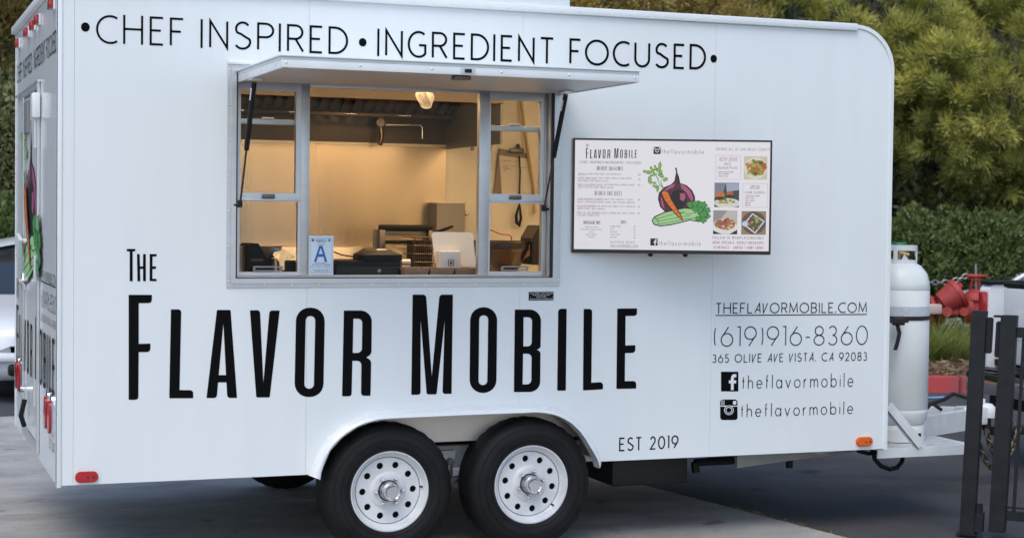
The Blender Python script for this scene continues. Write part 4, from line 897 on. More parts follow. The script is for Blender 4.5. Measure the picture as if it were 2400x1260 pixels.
vl = MB().lathe([(.001, .0), (.06, .0), (.06, .05), (.05, .05), (.05, .012), (.001, .012)], (2.12, 1.72, 2.58), 'Z', 20).build('hood_lamp', CHROME, hd, 40)  # lamp added to throw a warm glow on the back wall
MB().lathe([(.001, -.10), (.022, -.095), (.036, -.07), (.036, -.02), (.03, -.001), (.001, -.001)], (2.12, 1.72, 2.58), 'Z', 16).build('lamp_globe', lampmat('warm_globe', (1.0, .56, .22), 40.0), vl, 60)
# suppression pipe on the wall
f0 = onY(889, 288, 2.30); f1 = onY(985, 293, 2.30)
m = MB(); m.cyl((f0[0], 2.36, f0[2]), (f0[0], 2.27, f0[2]), .035, .028); m.tube([f0, (f0[0]+.01, 2.29, f0[2]-.04), (f0[0]+.012, 2.28, f0[2]-.10), (f0[0]-.005, 2.27, f0[2]-.14)], .017); m.tube([(f0[0], 2.29, f0[2]-.005), (f0[0]+.04, 2.29, f0[2]-.012)], .016); 
m.build('pipe_tee', STEELD, tr, 50)
MB().tube([(f0[0]+.03, 2.29, f0[2]-.012), (f1[0], 2.29, f1[2]), (f1[0]+.012, 2.29, f1[2]-.02), (f1[0]+.012, 2.29, f1[2]-.09)], .0065, 10).build('suppression_pipe', CHROME, tr, 50)
# counters
MB().box(.10, 3.4, .11, .62, 1.385, 1.412, .004).build('serving_counter', STEEL, tr)
MB().box(.10, 3.4, .13, .60, .57, 1.384).build('counter_cabinet', STEEL, tr)
MB().box(.3, 2.70, 2.16, 2.375, .57, 1.542, .006).build('equipment_riser', STEEL, tr, 40)
MB().box(.3, 2.70, 1.55, 2.158, .57, 1.30, .01).build('griddle_range', STEEL, tr, 40)

# ------------------------------------------------------------------ things in the kitchen
def ip(px, py, y): p = onY(px, py, y); return float(p[0]), float(p[2])
CZ = 1.4125
def onc(o): return o
# letter-grade card standing on the sill
a, b = ip(723.5, 644, .035), ip(782, 552.5, .035)
card = thing('grade_card', 'white health grade card with big blue letter A on the window sill', 'card', ((a[0]+b[0])/2, .04, a[1]))
CW = b[0]-a[0]; CH = b[1]-a[1]; cardfn = lambda u, v, d: (a[0]+u*CW, .038+d, a[1]+v*CH)
MB().prism([(0, 0), (1, 0), (1, 1), (0, 1)], cardfn, 0, .003).build('sheet', M('card_white', (.66, .76, .84), .4), card)
MB().prism([(.05, .06), (.95, .06), (.95, .94), (.05, .94)], cardfn, -.0006, None, [[(.065, .072), (.065, .928), (.935, .928), (.935, .072)]]).build('border', M('card_blue_line', (.2, .35, .6), .5), card, fix=False)
cf = lambda u, v: cardfn(u, v, -.001)
m = MB(); m.prism([(.21, .33), (.31, .33), (.365, .46), (.60, .46), (.65, .33), (.755, .33), (.55, .745), (.42, .745)], lambda u, v, d: cf(u, v), 0, None, [[(.405, .535), (.565, .535), (.485, .69)]]); m.build('grade_letter', M('card_blue', (.035, .13, .42), .5), card, fix=False)
m = MB()
for s_, x0_, x1_, z_, h_ in (('DEPARTMENT OF', .3, .68, .885, .022), ('ENVIRONMENTAL HEALTH', .27, .72, .855, .022), ('FOOD FACILITY', .33, .66, .825, .022), ('GRADE CARD', .36, .63, .765, .022), ('THIS FACILITY IS GRADED A', .27, .68, .295, .022), ('POSTED BY ORDER', .14, .88, .262, .016), ('OF THE HEALTH OFFICER', .14, .88, .236, .014), ('DATE ISSUED', .1, .5, .2, .014), ('INSPECTOR', .55, .9, .2, .014), ('DO NOT REMOVE', .18, .86, .125, .018), ('UNDER PENALTY OF LAW', .25, .8, .095, .014)):
    text(m, s_, x0_, x1_, z_, h_, .006, cf)
m.build('card_print', M('card_ink', (.06, .09, .14), .5), card, fix=False)['kind'] = 'stuff'
for cx, cc in ((.16, (.12, .10, .09)), (.83, (.06, .28, .32))): MB().prism([(cx+.05*math.cos(t), .885+.036*math.sin(t)) for t in [2*math.pi*i/16 for i in range(16)]], lambda u, v, d: cf(u, v), 0, None).build('seal', M('seal_%d' % int(cx*100), cc, .5), card, fix=False)
# black cash drawer and receipt printer
a, b = ip(783, 643, .2), ip(940, 611, .2)
cdw = thing('cash_drawer', 'flat black cash drawer on the counter beside the grade card', 'cash drawer', ((a[0]+b[0])/2, .3, CZ))
MB().box(a[0], b[0], .2, .56, CZ, b[1], .006).build('drawer_case', BLACKP, cdw, 40)
MB().box(a[0]+.01, b[0]-.01, .194, .1995, CZ+.012, b[1]-.03, .002).build('drawer_front', M('black_drawer_front', (.015, .015, .017), .35), cdw)
MB().cyl((b[0]-.12, .19, CZ+.05), (b[0]-.12, .194, CZ+.05), .01, n=12).build('lock', CHROME, cdw)
zz = b[1]; p0, p1 = ip(849, 610, .22), ip(940, 586, .22)
prt = thing('receipt_printer', 'black wedge-topped receipt printer standing on the cash drawer', 'printer', ((p0[0]+p1[0])/2, .3, zz))
pz = p1[1]; V = [(p0[0], .2, zz), (p1[0], .2, zz), (p1[0], .40, zz), (p0[0], .40, zz), (p0[0]+.035, .23, pz-.005), (p1[0]-.05, .23, pz), (p1[0]-.02, .40, pz+.005), (p0[0]+.06, .40, pz+.005), (p0[0], .2, zz+.03), (p1[0], .2, zz+.03), (p1[0], .4, zz+.03), (p0[0], .4, zz+.03)]
MB().add([(x, y, z+.0008) for x, y, z in V], [(0, 3, 2, 1), (0, 1, 9, 8), (1, 2, 10, 9), (2, 3, 11, 10), (3, 0, 8, 11), (8, 9, 5, 4), (9, 10, 6, 5), (10, 11, 7, 6), (11, 8, 4, 7), (4, 5, 6, 7)]).build('case', BLACKP, prt)
MB().add([(p0[0]+.08, .226, pz-.012), (p1[0]-.07, .226, pz-.010), (p1[0]-.075, .245, pz+.006), (p0[0]+.085, .245, pz+.006)], [(0, 1, 2, 3)]).build('paper_slot', M('pale_slot', (.45, .42, .38), .3), prt)
cbl = [onY(782, 590, .3), onY(800, 597, .3), onY(825, 601, .3), onY(842, 607, .3)]
props(MB().tube(cbl, .004, 6).build('printer_cable', BLACKP), 'thin black cable running from the grade card to the printer', 'cable')
MB  # roll of paper beside
a, b = ip(939, 626, .35), ip(960, 606, .35)
props(MB().cyl((a[0], .35, (a[1]+b[1])/2), (b[0], .35, (a[1]+b[1])/2), (b[1]-a[1])/2, n=20).cyl((a[0]+.03, .35, (a[1]+b[1])/2-.05), (a[0]+.03, .35, (a[1]+b[1])/2), .012, n=8).build('steel_canister', STEEL, None, 40), 'small steel canister lying beside the receipt printer', 'canister')
# tablet on a white stand
a, b = ip(1015, 628, .30), ip(1115, 545, .30)
tb = thing('tablet_stand', 'white tablet register seen from behind with square emblem', 'tablet', ((a[0]+b[0])/2, .3, CZ))
WT = M('white_gloss_plastic', (.74, .75, .76), .25)
m = MB(); m.prism(fillet([(a[0]+.016, a[1]+.016, .012), (b[0]+.004, a[1]+.010, .012), (b[0]-.004, b[1], .02), (a[0], b[1]+.002, .02)]), lambda u, v, d: (u, d+(v-a[1])*.18, v), .30, .312); m.build('tablet', WT, tb, 40)
c0, c1 = ip(1033, 630, .22), ip(1082, 588, .22)
m = MB(); m.box(c0[0], c1[0], .22, .31, CZ, c1[1], .008); m.build('stand', WT, tb, 40)
ex = ip(1057, 616, .219); r_ = .017
for rr, ri, nm in ((.017, .0125, 'emblem_ring'), (.0075, 0, 'emblem_dot')):
    o_ = fillet([(ex[0]-rr, ex[1]-rr, rr*.3), (ex[0]+rr, ex[1]-rr, rr*.3), (ex[0]+rr, ex[1]+rr, rr*.3), (ex[0]-rr, ex[1]+rr, rr*.3)], 3)
    h_ = [fillet([(ex[0]-ri, ex[1]-ri, ri*.3), (ex[0]+ri, ex[1]-ri, ri*.3), (ex[0]+ri, ex[1]+ri, ri*.3), (ex[0]-ri, ex[1]+ri, ri*.3)], 3)] if ri else []
    MB().prism(o_, side, .2192, None, h_).build(nm, M('emblem_grey', (.10, .10, .11), .4), tb, fix=False)
# paper food boats in front of the tablet
KRAFT = M('kraft_card', (.42, .26, .16), .7, var=.1, vscale=20)
for k, (xa, xb) in enumerate(((942, 1003), (1003, 1062), (1062, 1117))):
    a, b = ip(xa, 643, .16), ip(xb, 629, .16)
    V = []; 
    for z_, ins in ((CZ+.001, .015), (b[1]+.005, 0.)):
        V += [(a[0]+ins, .13+ins, z_), (b[0]-ins, .13+ins, z_), (b[0]-ins, .29-ins, z_), (a[0]+ins, .29-ins, z_)]
    props(MB().add(V, [(0, 1, 2, 3), (0, 4, 5, 1), (1, 5, 6, 2), (2, 6, 7, 3), (3, 7, 4, 0)]).build('food_boat', KRAFT), ['brown paper food boat nearest the receipt printer', 'brown paper food boat under the middle of the white tablet', 'brown paper food boat against the right window post'][k], 'food boat', 'paper food boats on the sill')
# griddle press frame at the back wall
a, b = ip(884, 592, 2.0), ip(1010, 527, 2.0)
gp = thing('panini_press', 'black framed press standing open at the back wall', 'press', ((a[0]+b[0])/2, 2.0, 1.30))
MB().box(a[0], b[0], 1.95, 1.99, b[1]-.04, b[1], .008).build('handle_bar', BLACKP, gp, 40)
MB().box(a[0], a[0]+.04, 1.95, 2.1, 1.301, b[1]-.03, .006).build('upright', STEELD, gp, 40); MB().box(b[0]-.03, b[0], 1.95, 2.1, 1.301, b[1]-.03, .006).build('upright', STEELD, gp, 40)
zs = ip(945, 567, 2.0)[1]; MB().box(a[0]+.04, b[0]-.03, 1.96, 1.98, zs-.012, zs+.012, .004).build('cross_bar', BLACKP, gp, 40)
zs = ip(945, 545, 2.0)[1]; MB().box(a[0]+.04, b[0]-.03, 2.0, 2.02, zs-.02, zs+.025, .004).build('top_plate', STEEL, gp, 40)
# dark fryer baskets
a, b = ip(958, 620, 1.7), ip(1018, 556, 1.7)
fb = thing('fryer_basket', 'dark wire fryer basket with long handle behind the tablet', 'fryer basket', ((a[0]+b[0])/2, 1.7, 1.30))
m = MB(); x0_, x1_ = a[0], b[0]
for k in range(12): xx = x0_+(x1_-x0_)*k/11; m.tube([(xx, 1.62, b[1]), (x0_+.03+(x1_-x0_-.06)*k/11, 1.64, 1.31)], .003, 5)
for k in range(7): zz_ = 1.31+(b[1]-1.31)*k/6; m.tube([(x0_+.03*(1-k/6), 1.62, zz_), (x1_-.03*(1-k/6), 1.62, zz_), (x1_-.03*(1-k/6), 1.85, zz_), (x0_+.03*(1-k/6), 1.85, zz_), (x0_+.03*(1-k/6), 1.62, zz_)], .004, 5)
m.build('basket', STEELD, fb, 60); MB().box(x0_+.03, x1_-.03, 1.66, 1.84, 1.305, b[1]-.02).build('basket_liner', M('burnt_steel', (.06, .05, .045), .5, metal=.5), fb)
h0, h1 = onY(1018, 545, 1.6), onY(1060, 531, 1.3); MB().tube([(x1_, 1.63, b[1]), h0, h1], .009, 8).build('handle', BLACKP, fb, 60)
# grey control box on the wall
a, b = ip(1019.5, 545, 2.25), ip(1087, 479, 2.25)
cb = thing('control_box', 'grey steel control box fixed to the back wall above the tablet', 'control box', ((a[0]+b[0])/2, 2.3, a[1]))
MB().box(a[0], b[0], 2.22, 2.38, a[1], b[1], .004).build('case', M('grey_enamel', (.30, .28, .27), .5), cb); MB().box(a[0]-.004, b[0]+.006, 2.215, 2.38, b[1]+.0005, b[1]+.014, .003).build('lid', STEEL, cb)
MB().lathe([(.02, 0), (.018, .012), (.008, .014), (.008, .03)], (b[0]+.004, 2.25, b[1]-.06), 'X', 12).build('knob', CHROME, cb, 40)
# hanging plastic bag by the light
b0 = onY(995, 217, .36)
m = MB(); prof = [(.040, 0), (.046, -.018), (.042, -.04), (.032, -.062), (.024, -.08), (.010, -.086)]
n = 24; V = []
for r_, h_ in prof:
    for k in range(n):
        t = 2*math.pi*k/n; q = 1+.16*math.sin(7*t+h_*60)+.1*math.sin(11*t); V.append((b0[0]+r_*q*math.cos(t)+h_*-.12, b0[1]+.6*r_*q*math.sin(t), b0[2]+h_))
m.add(V, [(i*n+k, i*n+(k+1) % n, (i+1)*n+(k+1) % n, (i+1)*n+k) for i in range(len(prof)-1) for k in range(n)]); m.tube([(b0[0], b0[1], b0[2]), (b0[0], b0[1], 2.66)], .003)
props(m.build('plastic_bag', M('thin_white_plastic', (.55, .52, .48), .4, trans=.3), None, 60), 'crumpled clear plastic bag hanging from the kitchen ceiling', 'bag')
# clipboard, sheets, strap on the cream board
def wallfn(yy): return lambda u, v, d: (u, yy+d, v)
cq = [ip(*p, 2.35) for p in ((1171, 348), (1238, 360), (1252, 455), (1158, 452))]
cb_ = thing('clipboard', 'brown clipboard with typed white sheet hanging on the cream wall', 'clipboard', (cq[0][0], 2.35, cq[3][1]))
MB().prism(cq, wallfn(2.352), 0, .012).build('board', M('hardboard', (.25, .19, .15), .6), cb_)
pq = [ip(*p, 2.35) for p in ((1170, 364), (1237, 372), (1253, 458), (1176, 456))]
MB().prism(pq, wallfn(2.349), 0, None).build('paper', M('paper', (.72, .68, .62), .7), cb_, fix=False)
m = MB(); fw_ = lambda u, v: (u, 2.3485, v)
for k, (xa, xb, yy) in enumerate(((1180, 1214, 378), (1180, 1210, 390), (1180, 1192, 394), (1180, 1197, 397), (1180, 1186, 401), (1224, 1234, 394))):
    p, q = ip(xa, yy, 2.3485), ip(xb, yy, 2.3485); text(m, ['ORDER LIST', 'PREP SHEET', 'DAILY', 'ONIONS', 'OIL', 'BUNS'][k], p[0], q[0], p[1], .006, .0014, fw_)
m.build('typing', M('ink', (.05, .05, .06), .6), cb_, fix=False)
p = ip(1212, 352, 2.33); MB().box(p[0]-.05, p[0]+.05, 2.325, 2.35, p[1]-.02, p[1]+.012, .006).cyl((p[0]+.012, 2.33, p[1]+.01), (p[0]+.012, 2.35, p[1]+.035), .014, n=10).build('clip', M('dark_clip', (.12, .12, .13), .35, metal=.7), cb_, 40)
sq = [onY(x, y, 2.32) for x, y in ((1217, 365), (1219, 400), (1218, 440), (1217, 478))]
st_ = thing('hanging_strap', 'narrow black strap with loop hanging in front of the clipboard', 'strap', tuple(sq[-1]))
MB().tube(sq, .006, 6).build('cord', BLACKP, st_, 60)
lq = [onY(x, y, 2.32) for x, y in ((1217, 478), (1210, 505), (1211, 522), (1216, 530), (1221, 512), (1218, 480))]
MB().tube(lq, [.006, .010, .011, .011, .010, .006], 6).build('loop', BLACKP, st_, 60)
y0_ = [onY(x, y, 2.33) for x, y in ((1220, 232), (1228, 290), (1236, 350), (1250, 440), (1252, 500))]
props(MB().tube(y0_, .010, 6).build('yellow_strap', M('yellow_webbing', (.55, .38, .14), .6), None, 60), 'long pale yellow strap hanging down the cream wall', 'strap')
rq = [onY(x, y, 1.2) for x, y in ((1146, 537), (1160, 543), (1175, 549), (1192, 550), (1199, 555), (1198, 564))]
props(MB().tube(rq, .004, 6).build('red_cable', M('red_cable_skin', (.5, .06, .04), .5), None, 60), 'thin red cable looping down behind the steel bowl', 'cable')
# steel bowl on the right
bc = onY(1172, 600, .45); bz = ip(1192, 566, .45)[1]; rb = abs(ip(1238, 566, .45)[0]-ip(1172, 566, .45)[0]); Hb = bz-CZ-.001
bprof = [(rb*.26, -Hb), (rb*.33, -Hb+.003)]+[(rb*(.34+.57*(a_/90)**.6), -Hb+.006+(Hb-.055)*a_/90) for a_ in range(10, 91, 10)]
bprof += [(rb*.925, -.045), (rb*.95, -.040), (rb*.955, -.006), (rb*1.0, 0), (rb*1.01, .004), (rb*.97, .003), (rb*.92, -.04), (rb*.6, -Hb+.05), (.001, -Hb+.03)]
props(MB().lathe(bprof, (bc[0], .45, bz), 'Z', 40).build('mixing_bowl', M('dark_polished_steel', (.10, .085, .075), .3, metal=.8), None, 40), 'big dark steel mixing bowl behind the right window', 'bowl')
WOOD = M('warm_wood', (.40, .19, .07), .5, var=.25, vscale=8, stretch=(1, 8, 8))
a, b = ip(1168, 640, .2), ip(1245, 624, .2)
props(MB().box(a[0], b[0], .19, .30, CZ+.001, CZ+.03, .008).build('cutting_board', WOOD, None, 40), 'wooden board lying in front of the steel bowl', 'board')
sq = [onY(x, y, .38) for x, y in ((1203, 618), (1222, 598), (1245, 580))]
props(MB().add([sq[0]+np.array([0, 0, -.02]), sq[1]+np.array([0, 0, -.03]), sq[2]+np.array([0, 0, -.04]), sq[2]+np.array([0, 0, .03]), sq[1]+np.array([0, 0, .012]), sq[0]+np.array([0, 0, .004])]+[p+np.array([0, .012, z_]) for p, z_ in ((sq[0], -.02), (sq[1], -.03), (sq[2], -.04), (sq[2], .03), (sq[1], .012), (sq[0], .004))],
    [(0, 1, 4, 5), (1, 2, 3, 4), (6, 11, 10, 7), (7, 10, 9, 8), (0, 6, 7, 1), (1, 7, 8, 2), (5, 4, 10, 11), (4, 3, 9, 10), (0, 5, 11, 6), (2, 8, 9, 3)]).build('wooden_paddle', M('pale_wood', (.62, .34, .12), .5, var=.2, vscale=8)), 'pale wooden paddle leaning beside the steel bowl', 'paddle')
q = [ip(*p, .36) for p in ((1245, 620), (1245, 558), (1262, 528), (1276, 528), (1276, 622))]
props(MB().prism([(x, max(z, CZ+.001)) for x, z in q], side, .34, .52).build('drinks_dispenser', M('dark_brown_plastic', (.035, .028, .024), .45)), 'dark slope-fronted machine at the right window edge', 'machine')
a = ip(1258, 632, .2)
props(MB().lathe([(.001, .004), (.03, .004), (.042, .03), (.045, .032), (.034, .0)], (a[0], .21, CZ+.001), 'Z', 20).build('sauce_dish', M('cream_ceramic', (.6, .52, .28), .3), None, 50), 'small pale yellow dish beside the wooden board', 'dish')
a = ip(1217, 613, .25)
props(MB().lathe([(.001, 0), (.012, 0), (.012, .03), (.006, .036), (.001, .036)], (a[0]+.01, .33, CZ+.0305 if False else CZ+.001), 'Z', 14).build('red_bottle_cap', M('red_plastic', (.5, .02, .05), .4), None, 50), 'small red capped bottle between bowl and machine', 'bottle')
# left window things
a, b = ip(556, 622, .40), ip(586, 576, .40)
props(MB().lathe([(.001, 0), (.07, 0), (.07, b[1]-CZ-.006), (.073, b[1]-CZ), (.066, b[1]-CZ), (.066, .01), (.001, .01)], ((a[0]+b[0])/2-.02, .42, CZ+.001), 'Z', 28).build('steel_pot', M('satin_pot', (.6, .56, .5), .3, metal=.9), None, 40), 'tall satin steel pot at the left window edge', 'pot')
a, b = ip(582, 636, .30), ip(632, 571, .30)
q = [ip(*p, .30) for p in ((580, 640), (581, 576), (586, 570), (604, 570), (622, 602), (634, 604), (634, 640))]
tm = thing('toaster', 'black sloping countertop toaster with reddish slot behind the left window', 'toaster', (q[0][0], .36, CZ))
MB().prism([(x, max(z, CZ+.001)) for x, z in q], side, .28, .50).build('case', BLACKP, tm)
a = ip(603, 609, .279); MB().box(a[0]-.03, a[0]+.03, .2785, .2796, a[1]-.006, a[1]+.006).build('slot', M('rust_slot', (.18, .05, .02), .5), tm)
MB().box(q[0][0]-.06, q[-1][0]-.02, .24, .278, CZ+.001, CZ+.02, .004).build('tray', M('bright_tray', (.75, .68, .58), .22, metal=.8), tm, 40)
bc = ip(633, 588, .56)
for k in range(3):
    props(MB().lathe([(.03, 0), (.055, .018), (.066, .036), (.068, .037), (.062, .034), (.05, .016), (.001, .006)], (bc[0], .56, CZ+.10+k*.016), 'Z', 28).build('nested_bowl', M('pale_enamel', (.55, .46, .38), .35), None, 50), ['lowest of the three nested bowls behind the toaster', 'middle one of the three nested bowls behind the toaster', 'topmost of the three nested bowls behind the toaster'][k], 'bowl', 'nested bowls behind the toaster')
props(MB().box(bc[0]-.09, bc[0]+.09, .50, .62, CZ+.001, CZ+.099, .01).build('food_warmer', STEELD, None, 40), 'dark steel food warmer under the nested bowls', 'food warmer')
# draped towel over a tin
tq = [(640, 596), (652, 587), (668, 585), (680, 592), (692, 604), (697, 612)]
m = MB(); V = []; F = []
top_ = [ip(x, y, .25) for x, y in tq]; bot_ = [ip(x, y, .21) for x, y in ((645, 604), (653, 610), (659, 630), (669, 631), (674, 610), (697, 616))]
cols = 24; rows_ = 10
for i in range(cols+1):
    t = i/cols*5; k = min(int(t), 4); f_ = t-k
    A_ = (top_[k][0]+(top_[k+1][0]-top_[k][0])*f_, top_[k][1]+(top_[k+1][1]-top_[k][1])*f_); B_ = (bot_[k][0]+(bot_[k+1][0]-bot_[k][0])*f_, bot_[k][1]+(bot_[k+1][1]-bot_[k][1])*f_)
    for j in range(rows_+1): s = j/rows_; V.append((A_[0]+(B_[0]-A_[0])*s, .26-.05*s+.008*math.sin(i*.7+s*2), A_[1]+(B_[1]-A_[1])*s+.004*math.sin(i*.9)))
for i in range(cols):
    for j in range(rows_): F.append((i*(rows_+1)+j, (i+1)*(rows_+1)+j, (i+1)*(rows_+1)+j+1, i*(rows_+1)+j+1))
m.add(V, F); props(m.build('kitchen_towel', M('cream_towel', (.80, .70, .52), .85, bump=.4, bscale=200), None, 180), 'rumpled cream towel draped over tins behind the left window', 'towel')
a, b = ip(634, 640, .36), ip(668, 606, .36)
props(MB().lathe([(.001, 0), (.05, 0), (.05, b[1]-CZ), (.045, b[1]-CZ+.004), (.001, b[1]-CZ)], ((a[0]+b[0])/2, .40, CZ+.001), 'Z', 24).build('steel_tin', M('bright_tin', (.7, .62, .5), .22, metal=.9), None, 40), 'bright steel tin beside the towel', 'tin')
a, b = ip(670, 642, .16), ip(706, 610, .16)
props(MB().box(a[0], b[0], .16, .20, CZ+.001, b[1], .005).build('black_bin', BLACKP, None, 40), 'square black bin under the end of the towel', 'bin')
a = ip(641, 589, .50)
props(MB().lathe([(.001, 0), (.02, .003), (.024, .02), (.018, .034), (.001, .038)], (a[0], .45, a[1]-.02), 'Z', 14).build('blue_scrubber', M('blue_sponge', (.04, .14, .26), .8), None, 60), 'round blue scrubber beside the towel', 'scrubber')
props(MB().box(a[0]-.03, a[0]+.03, .42, .49, CZ+.001, a[1]-.0205, .006).build('scrubber_holder', BLACKP, None, 40), 'black holder under the blue scrubber', 'holder')

# ------------------------------------------------------------------ television menu board, swung out towards the customers
TW = 467; TD = 8.90; mpp = TD/FPX
tc_ = onD(1574.5, 461, TD)
tx = Vector((math.cos(YAW), -math.sin(YAW), 0)); ty_ = Vector((math.sin(YAW), math.cos(YAW), 0)); tz = Vector((0, 0, 1))
TC = Vector(tc_)
tv = thing('menu_television', 'black framed flat television showing the food menu beside the service window', 'television', tuple(TC-Vector((0, 0, .3))))
def tvp(px, py, d):
    return tuple(TC+tx*((px-1574.5)*mpp)-tz*((py-461+.004*(px-1574.5)*0)*mpp)+ty_*d)
tvf = lambda u, v, d: tvp(u, v, d)
ox0, ox1, oy0, oy1 = 1341, 1808, 326.5, 594.5; ix0, ix1, iy0, iy1 = 1346.5, 1803.5, 331, 586
MB().prism(fillet([(ox0, oy0, 2), (ox1, oy0, 2), (ox1, oy1, 2), (ox0, oy1, 2)], 3), tvf, -.004, .035, [[(ix0, iy0), (ix0, iy1), (ix1, iy1), (ix1, iy0)]]).build('bezel', M('black_gloss_plastic', (.012, .012, .013), .25), tv)
MB().prism([(ox0+15, oy0+15), (ox1-15, oy0+15), (ox1-15, oy1-15), (ox0+15, oy1-15)], tvf, .0355, .07).build('back_cover', BLACKP, tv)
def emis(name, col, e=.5):
    if name in MATS: return MATS[name]
    m = bpy.data.materials.new(name); m.use_nodes = True; b = m.node_tree.nodes['Principled BSDF']; MATS[name] = m
    b.inputs['Base Color'].default_value = (*[c*.06 for c in col], 1); b.inputs['Roughness'].default_value = .25; b.inputs['Emission Color'].default_value = (*col, 1); b.inputs['Emission Strength'].default_value = e; return m
scr = MB().prism([(ix0-1, iy0-1), (ix1+1, iy0-1), (ix1+1, iy1+1), (ix0-1, iy1+1)], tvf, .0005, .004).build('screen', emis('screen_white', (.86, .84, .90), .47), tv)
q = lambda x, y: (1320+x/4.2, 310+y/4.2)
LY = -.0002
def tvd(u, v, k): X_, Y_ = q(u, v); return tvp(X_, Y_, -.0001-.00012*k)
draw(scr, tvd, lambda k: emis('screen_'+k, DC[k]))
SINK = emis('screen_ink', (.05, .05, .06)); SGREY = emis('screen_grey', (.20, .20, .22)); SMAR = emis('screen_maroon', (.30, .05, .12))
def tvt(s, xc, yb, h, t=1.0, mat=SGREY, align=0, cond=.9, track=.2, width=None, name='menu_text'):
    m = MB(); f_ = lambda u, v: tvd(u, -v, 1)
    if mat is SGREY or mat is SMAR: t *= 1.45
    if width: text(m, s, xc-width/2 if align == 0 else xc, xc+width/2 if align == 0 else xc+width, -yb, h, t, f_, track)
    else: textc(m, s, xc, -yb, h, t, f_, cond, track, align)
    o = m.build(name, mat, scr, fix=False); o['kind'] = 'stuff'; return o
m = MB()
for o_, hs in BIG:
    def f3(u, v, d): return tvd(217+(u-298)*(505/1202), 268+(v-936)*(105/246)*.98, 1)
    if o_[0][1] > 685: m.prism(o_, f3, 0, None, hs)
m.build('menu_title', SINK, scr, fix=False)
m = MB()
for o_, hs in BIG:
    def f3(u, v, d): return tvd(217+(u-297)*(27/70), 152+(v-659)*(30/76), 1)
    if o_[0][1] < 685: m.prism(o_, f3, 0, None, hs)
m.build('menu_title', SINK, scr, fix=False)
tvt('\u2022CHEF INSPIRED\u2022INGREDIENT FOCUSED\u2022', 460, 318, 27, 2.6, SGREY, width=615)
for s_, xc, yb, h_, wd in (('BREWERY SIGNATURES', 456, 384, 42, 258), ('BETWEEN TWO SLICES', 443, 630, 44, 266), ('HOUSEMADE DIPS', 286, 914, 34, 164), ('SIDES', 596, 906, 34, 56)): tvt(s_, xc, yb, h_, 4, emis('screen_plum', (.16, .10, .13)), width=wd, track=.24)
for s_, x_, yb, wd, mt in (('WINGS:', 145, 428, 82, SMAR), ('HOUSE MADE SWEET THAI OR BUFFALO', 236, 428, 332, SGREY), ('CHIPS AND GUAC:', 145, 468, 190, SMAR), ('DAILY FRIED TORTILLA CHIPS FRESH', 348, 468, 320, SGREY), ('GUACAMOLE ADD QUESO FOR $4', 142, 496, 300, SGREY),
    ('WILD SALMON PLATE:', 142, 532, 248, SMAR), ('PAN SEARED WILD ALASKAN SALMON', 398, 532, 300, SGREY), ('SWEET POTATO PUREE GREEN SALAD', 142, 560, 350, SGREY),
    ('LAMB BURGER SLIDERS:', 140, 674, 256, SMAR), ('GRASS FED LAMB PATTY GOAT', 404, 676, 284, SGREY), ('CHEESE CARAMELIZED ONIONS GARLIC AIOLI ARUGULA BRIOCHE', 138, 704, 566, SGREY),
    ('FLAVOR BURGER:', 138, 742, 188, SMAR), ('THE GRASS FED FAMILY PATTY AMERICAN', 334, 744, 374, SGREY), ('CHEESE GARLIC AIOLI ARUGULA', 138, 770, 274, SGREY), ('ODE TO THE REUBEN:', 138, 808, 230, SMAR), ('HOUSE CORNED BEEF SPICY KRAUT', 376, 810, 332, SGREY), ('K ISLAND MARBLED RYE', 138, 836, 222, SGREY)):
    tvt(s_, x_, yb, 17, 1.6, mt, align=-1, width=wd)
    if mt is SMAR: MB().add([tvd(x_, yb+3, 1), tvd(x_+wd, yb+3, 1), tvd(x_+wd, yb+5, 1), tvd(x_, yb+5, 1)], [(0, 1, 2, 3)]).build('menu_underline', mt, scr, fix=False)
for s_, yb in (('$10', 430), ('$9', 476), ('$17', 532), ('$12', 676), ('$11', 744), ('$15', 808)): tvt(s_, 758, yb, 16, 1.8, SGREY, align=1)
for k, s_ in enumerate(('CHIPOTLE AIOLI', 'ROASTED GARLIC AIOLI', 'GUAC', 'BLEU CHEESE', 'RANCH')): tvt(s_, 282, 950+k*24, 15, 1.4, SGREY)
for k, (s_, d_) in enumerate((('HAND FRIES', '$5'), ('EGG', '$2'), ('BACON', '$3'), ('AVOCADO', '$2'), ('QUESO', '$4'))): tvt(s_, 468, 940+k*27, 16, 1.5, SGREY, align=-1); tvt(d_, 716, 940+k*27, 15, 1.6, SGREY, align=1)
tvt('EST 2019', 140, 1116, 26, 1.4, emis('screen_pale', (.6, .59, .62)), align=-1, width=126)
tvt('(619)916-8360', 468, 1100, 26, 2, SGREY, align=-1, width=244); tvt(AV('THEFLAVORMOBILE.COM'), 468, 1132, 20, 2, SGREY, align=-1, width=274)
MB().add([tvd(468, 1137, 1), tvd(742, 1137, 1), tvd(742, 1140, 1), tvd(468, 1140, 1)], [(0, 1, 2, 3)]).build('menu_underline', SGREY, scr, fix=False)
tvt('theflavormobile', 965, 213, 46, 2.6, SGREY, align=-1, width=414, track=.26); tvt('theflavormobile', 948, 1114, 46, 2.6, SGREY, align=-1, width=414, track=.26)
icons(scr, lambda a_, b_2, k: tvd(a_, b_2, k), (864, 1046, 936, 1116), (882, 146, 954, 218), SINK, MATS['screen_white'], 1)
tvt('SERVING ALL OF SAN DIEGO COUNTY!', 1758, 174, 27, 2.0, SGREY, width=530)
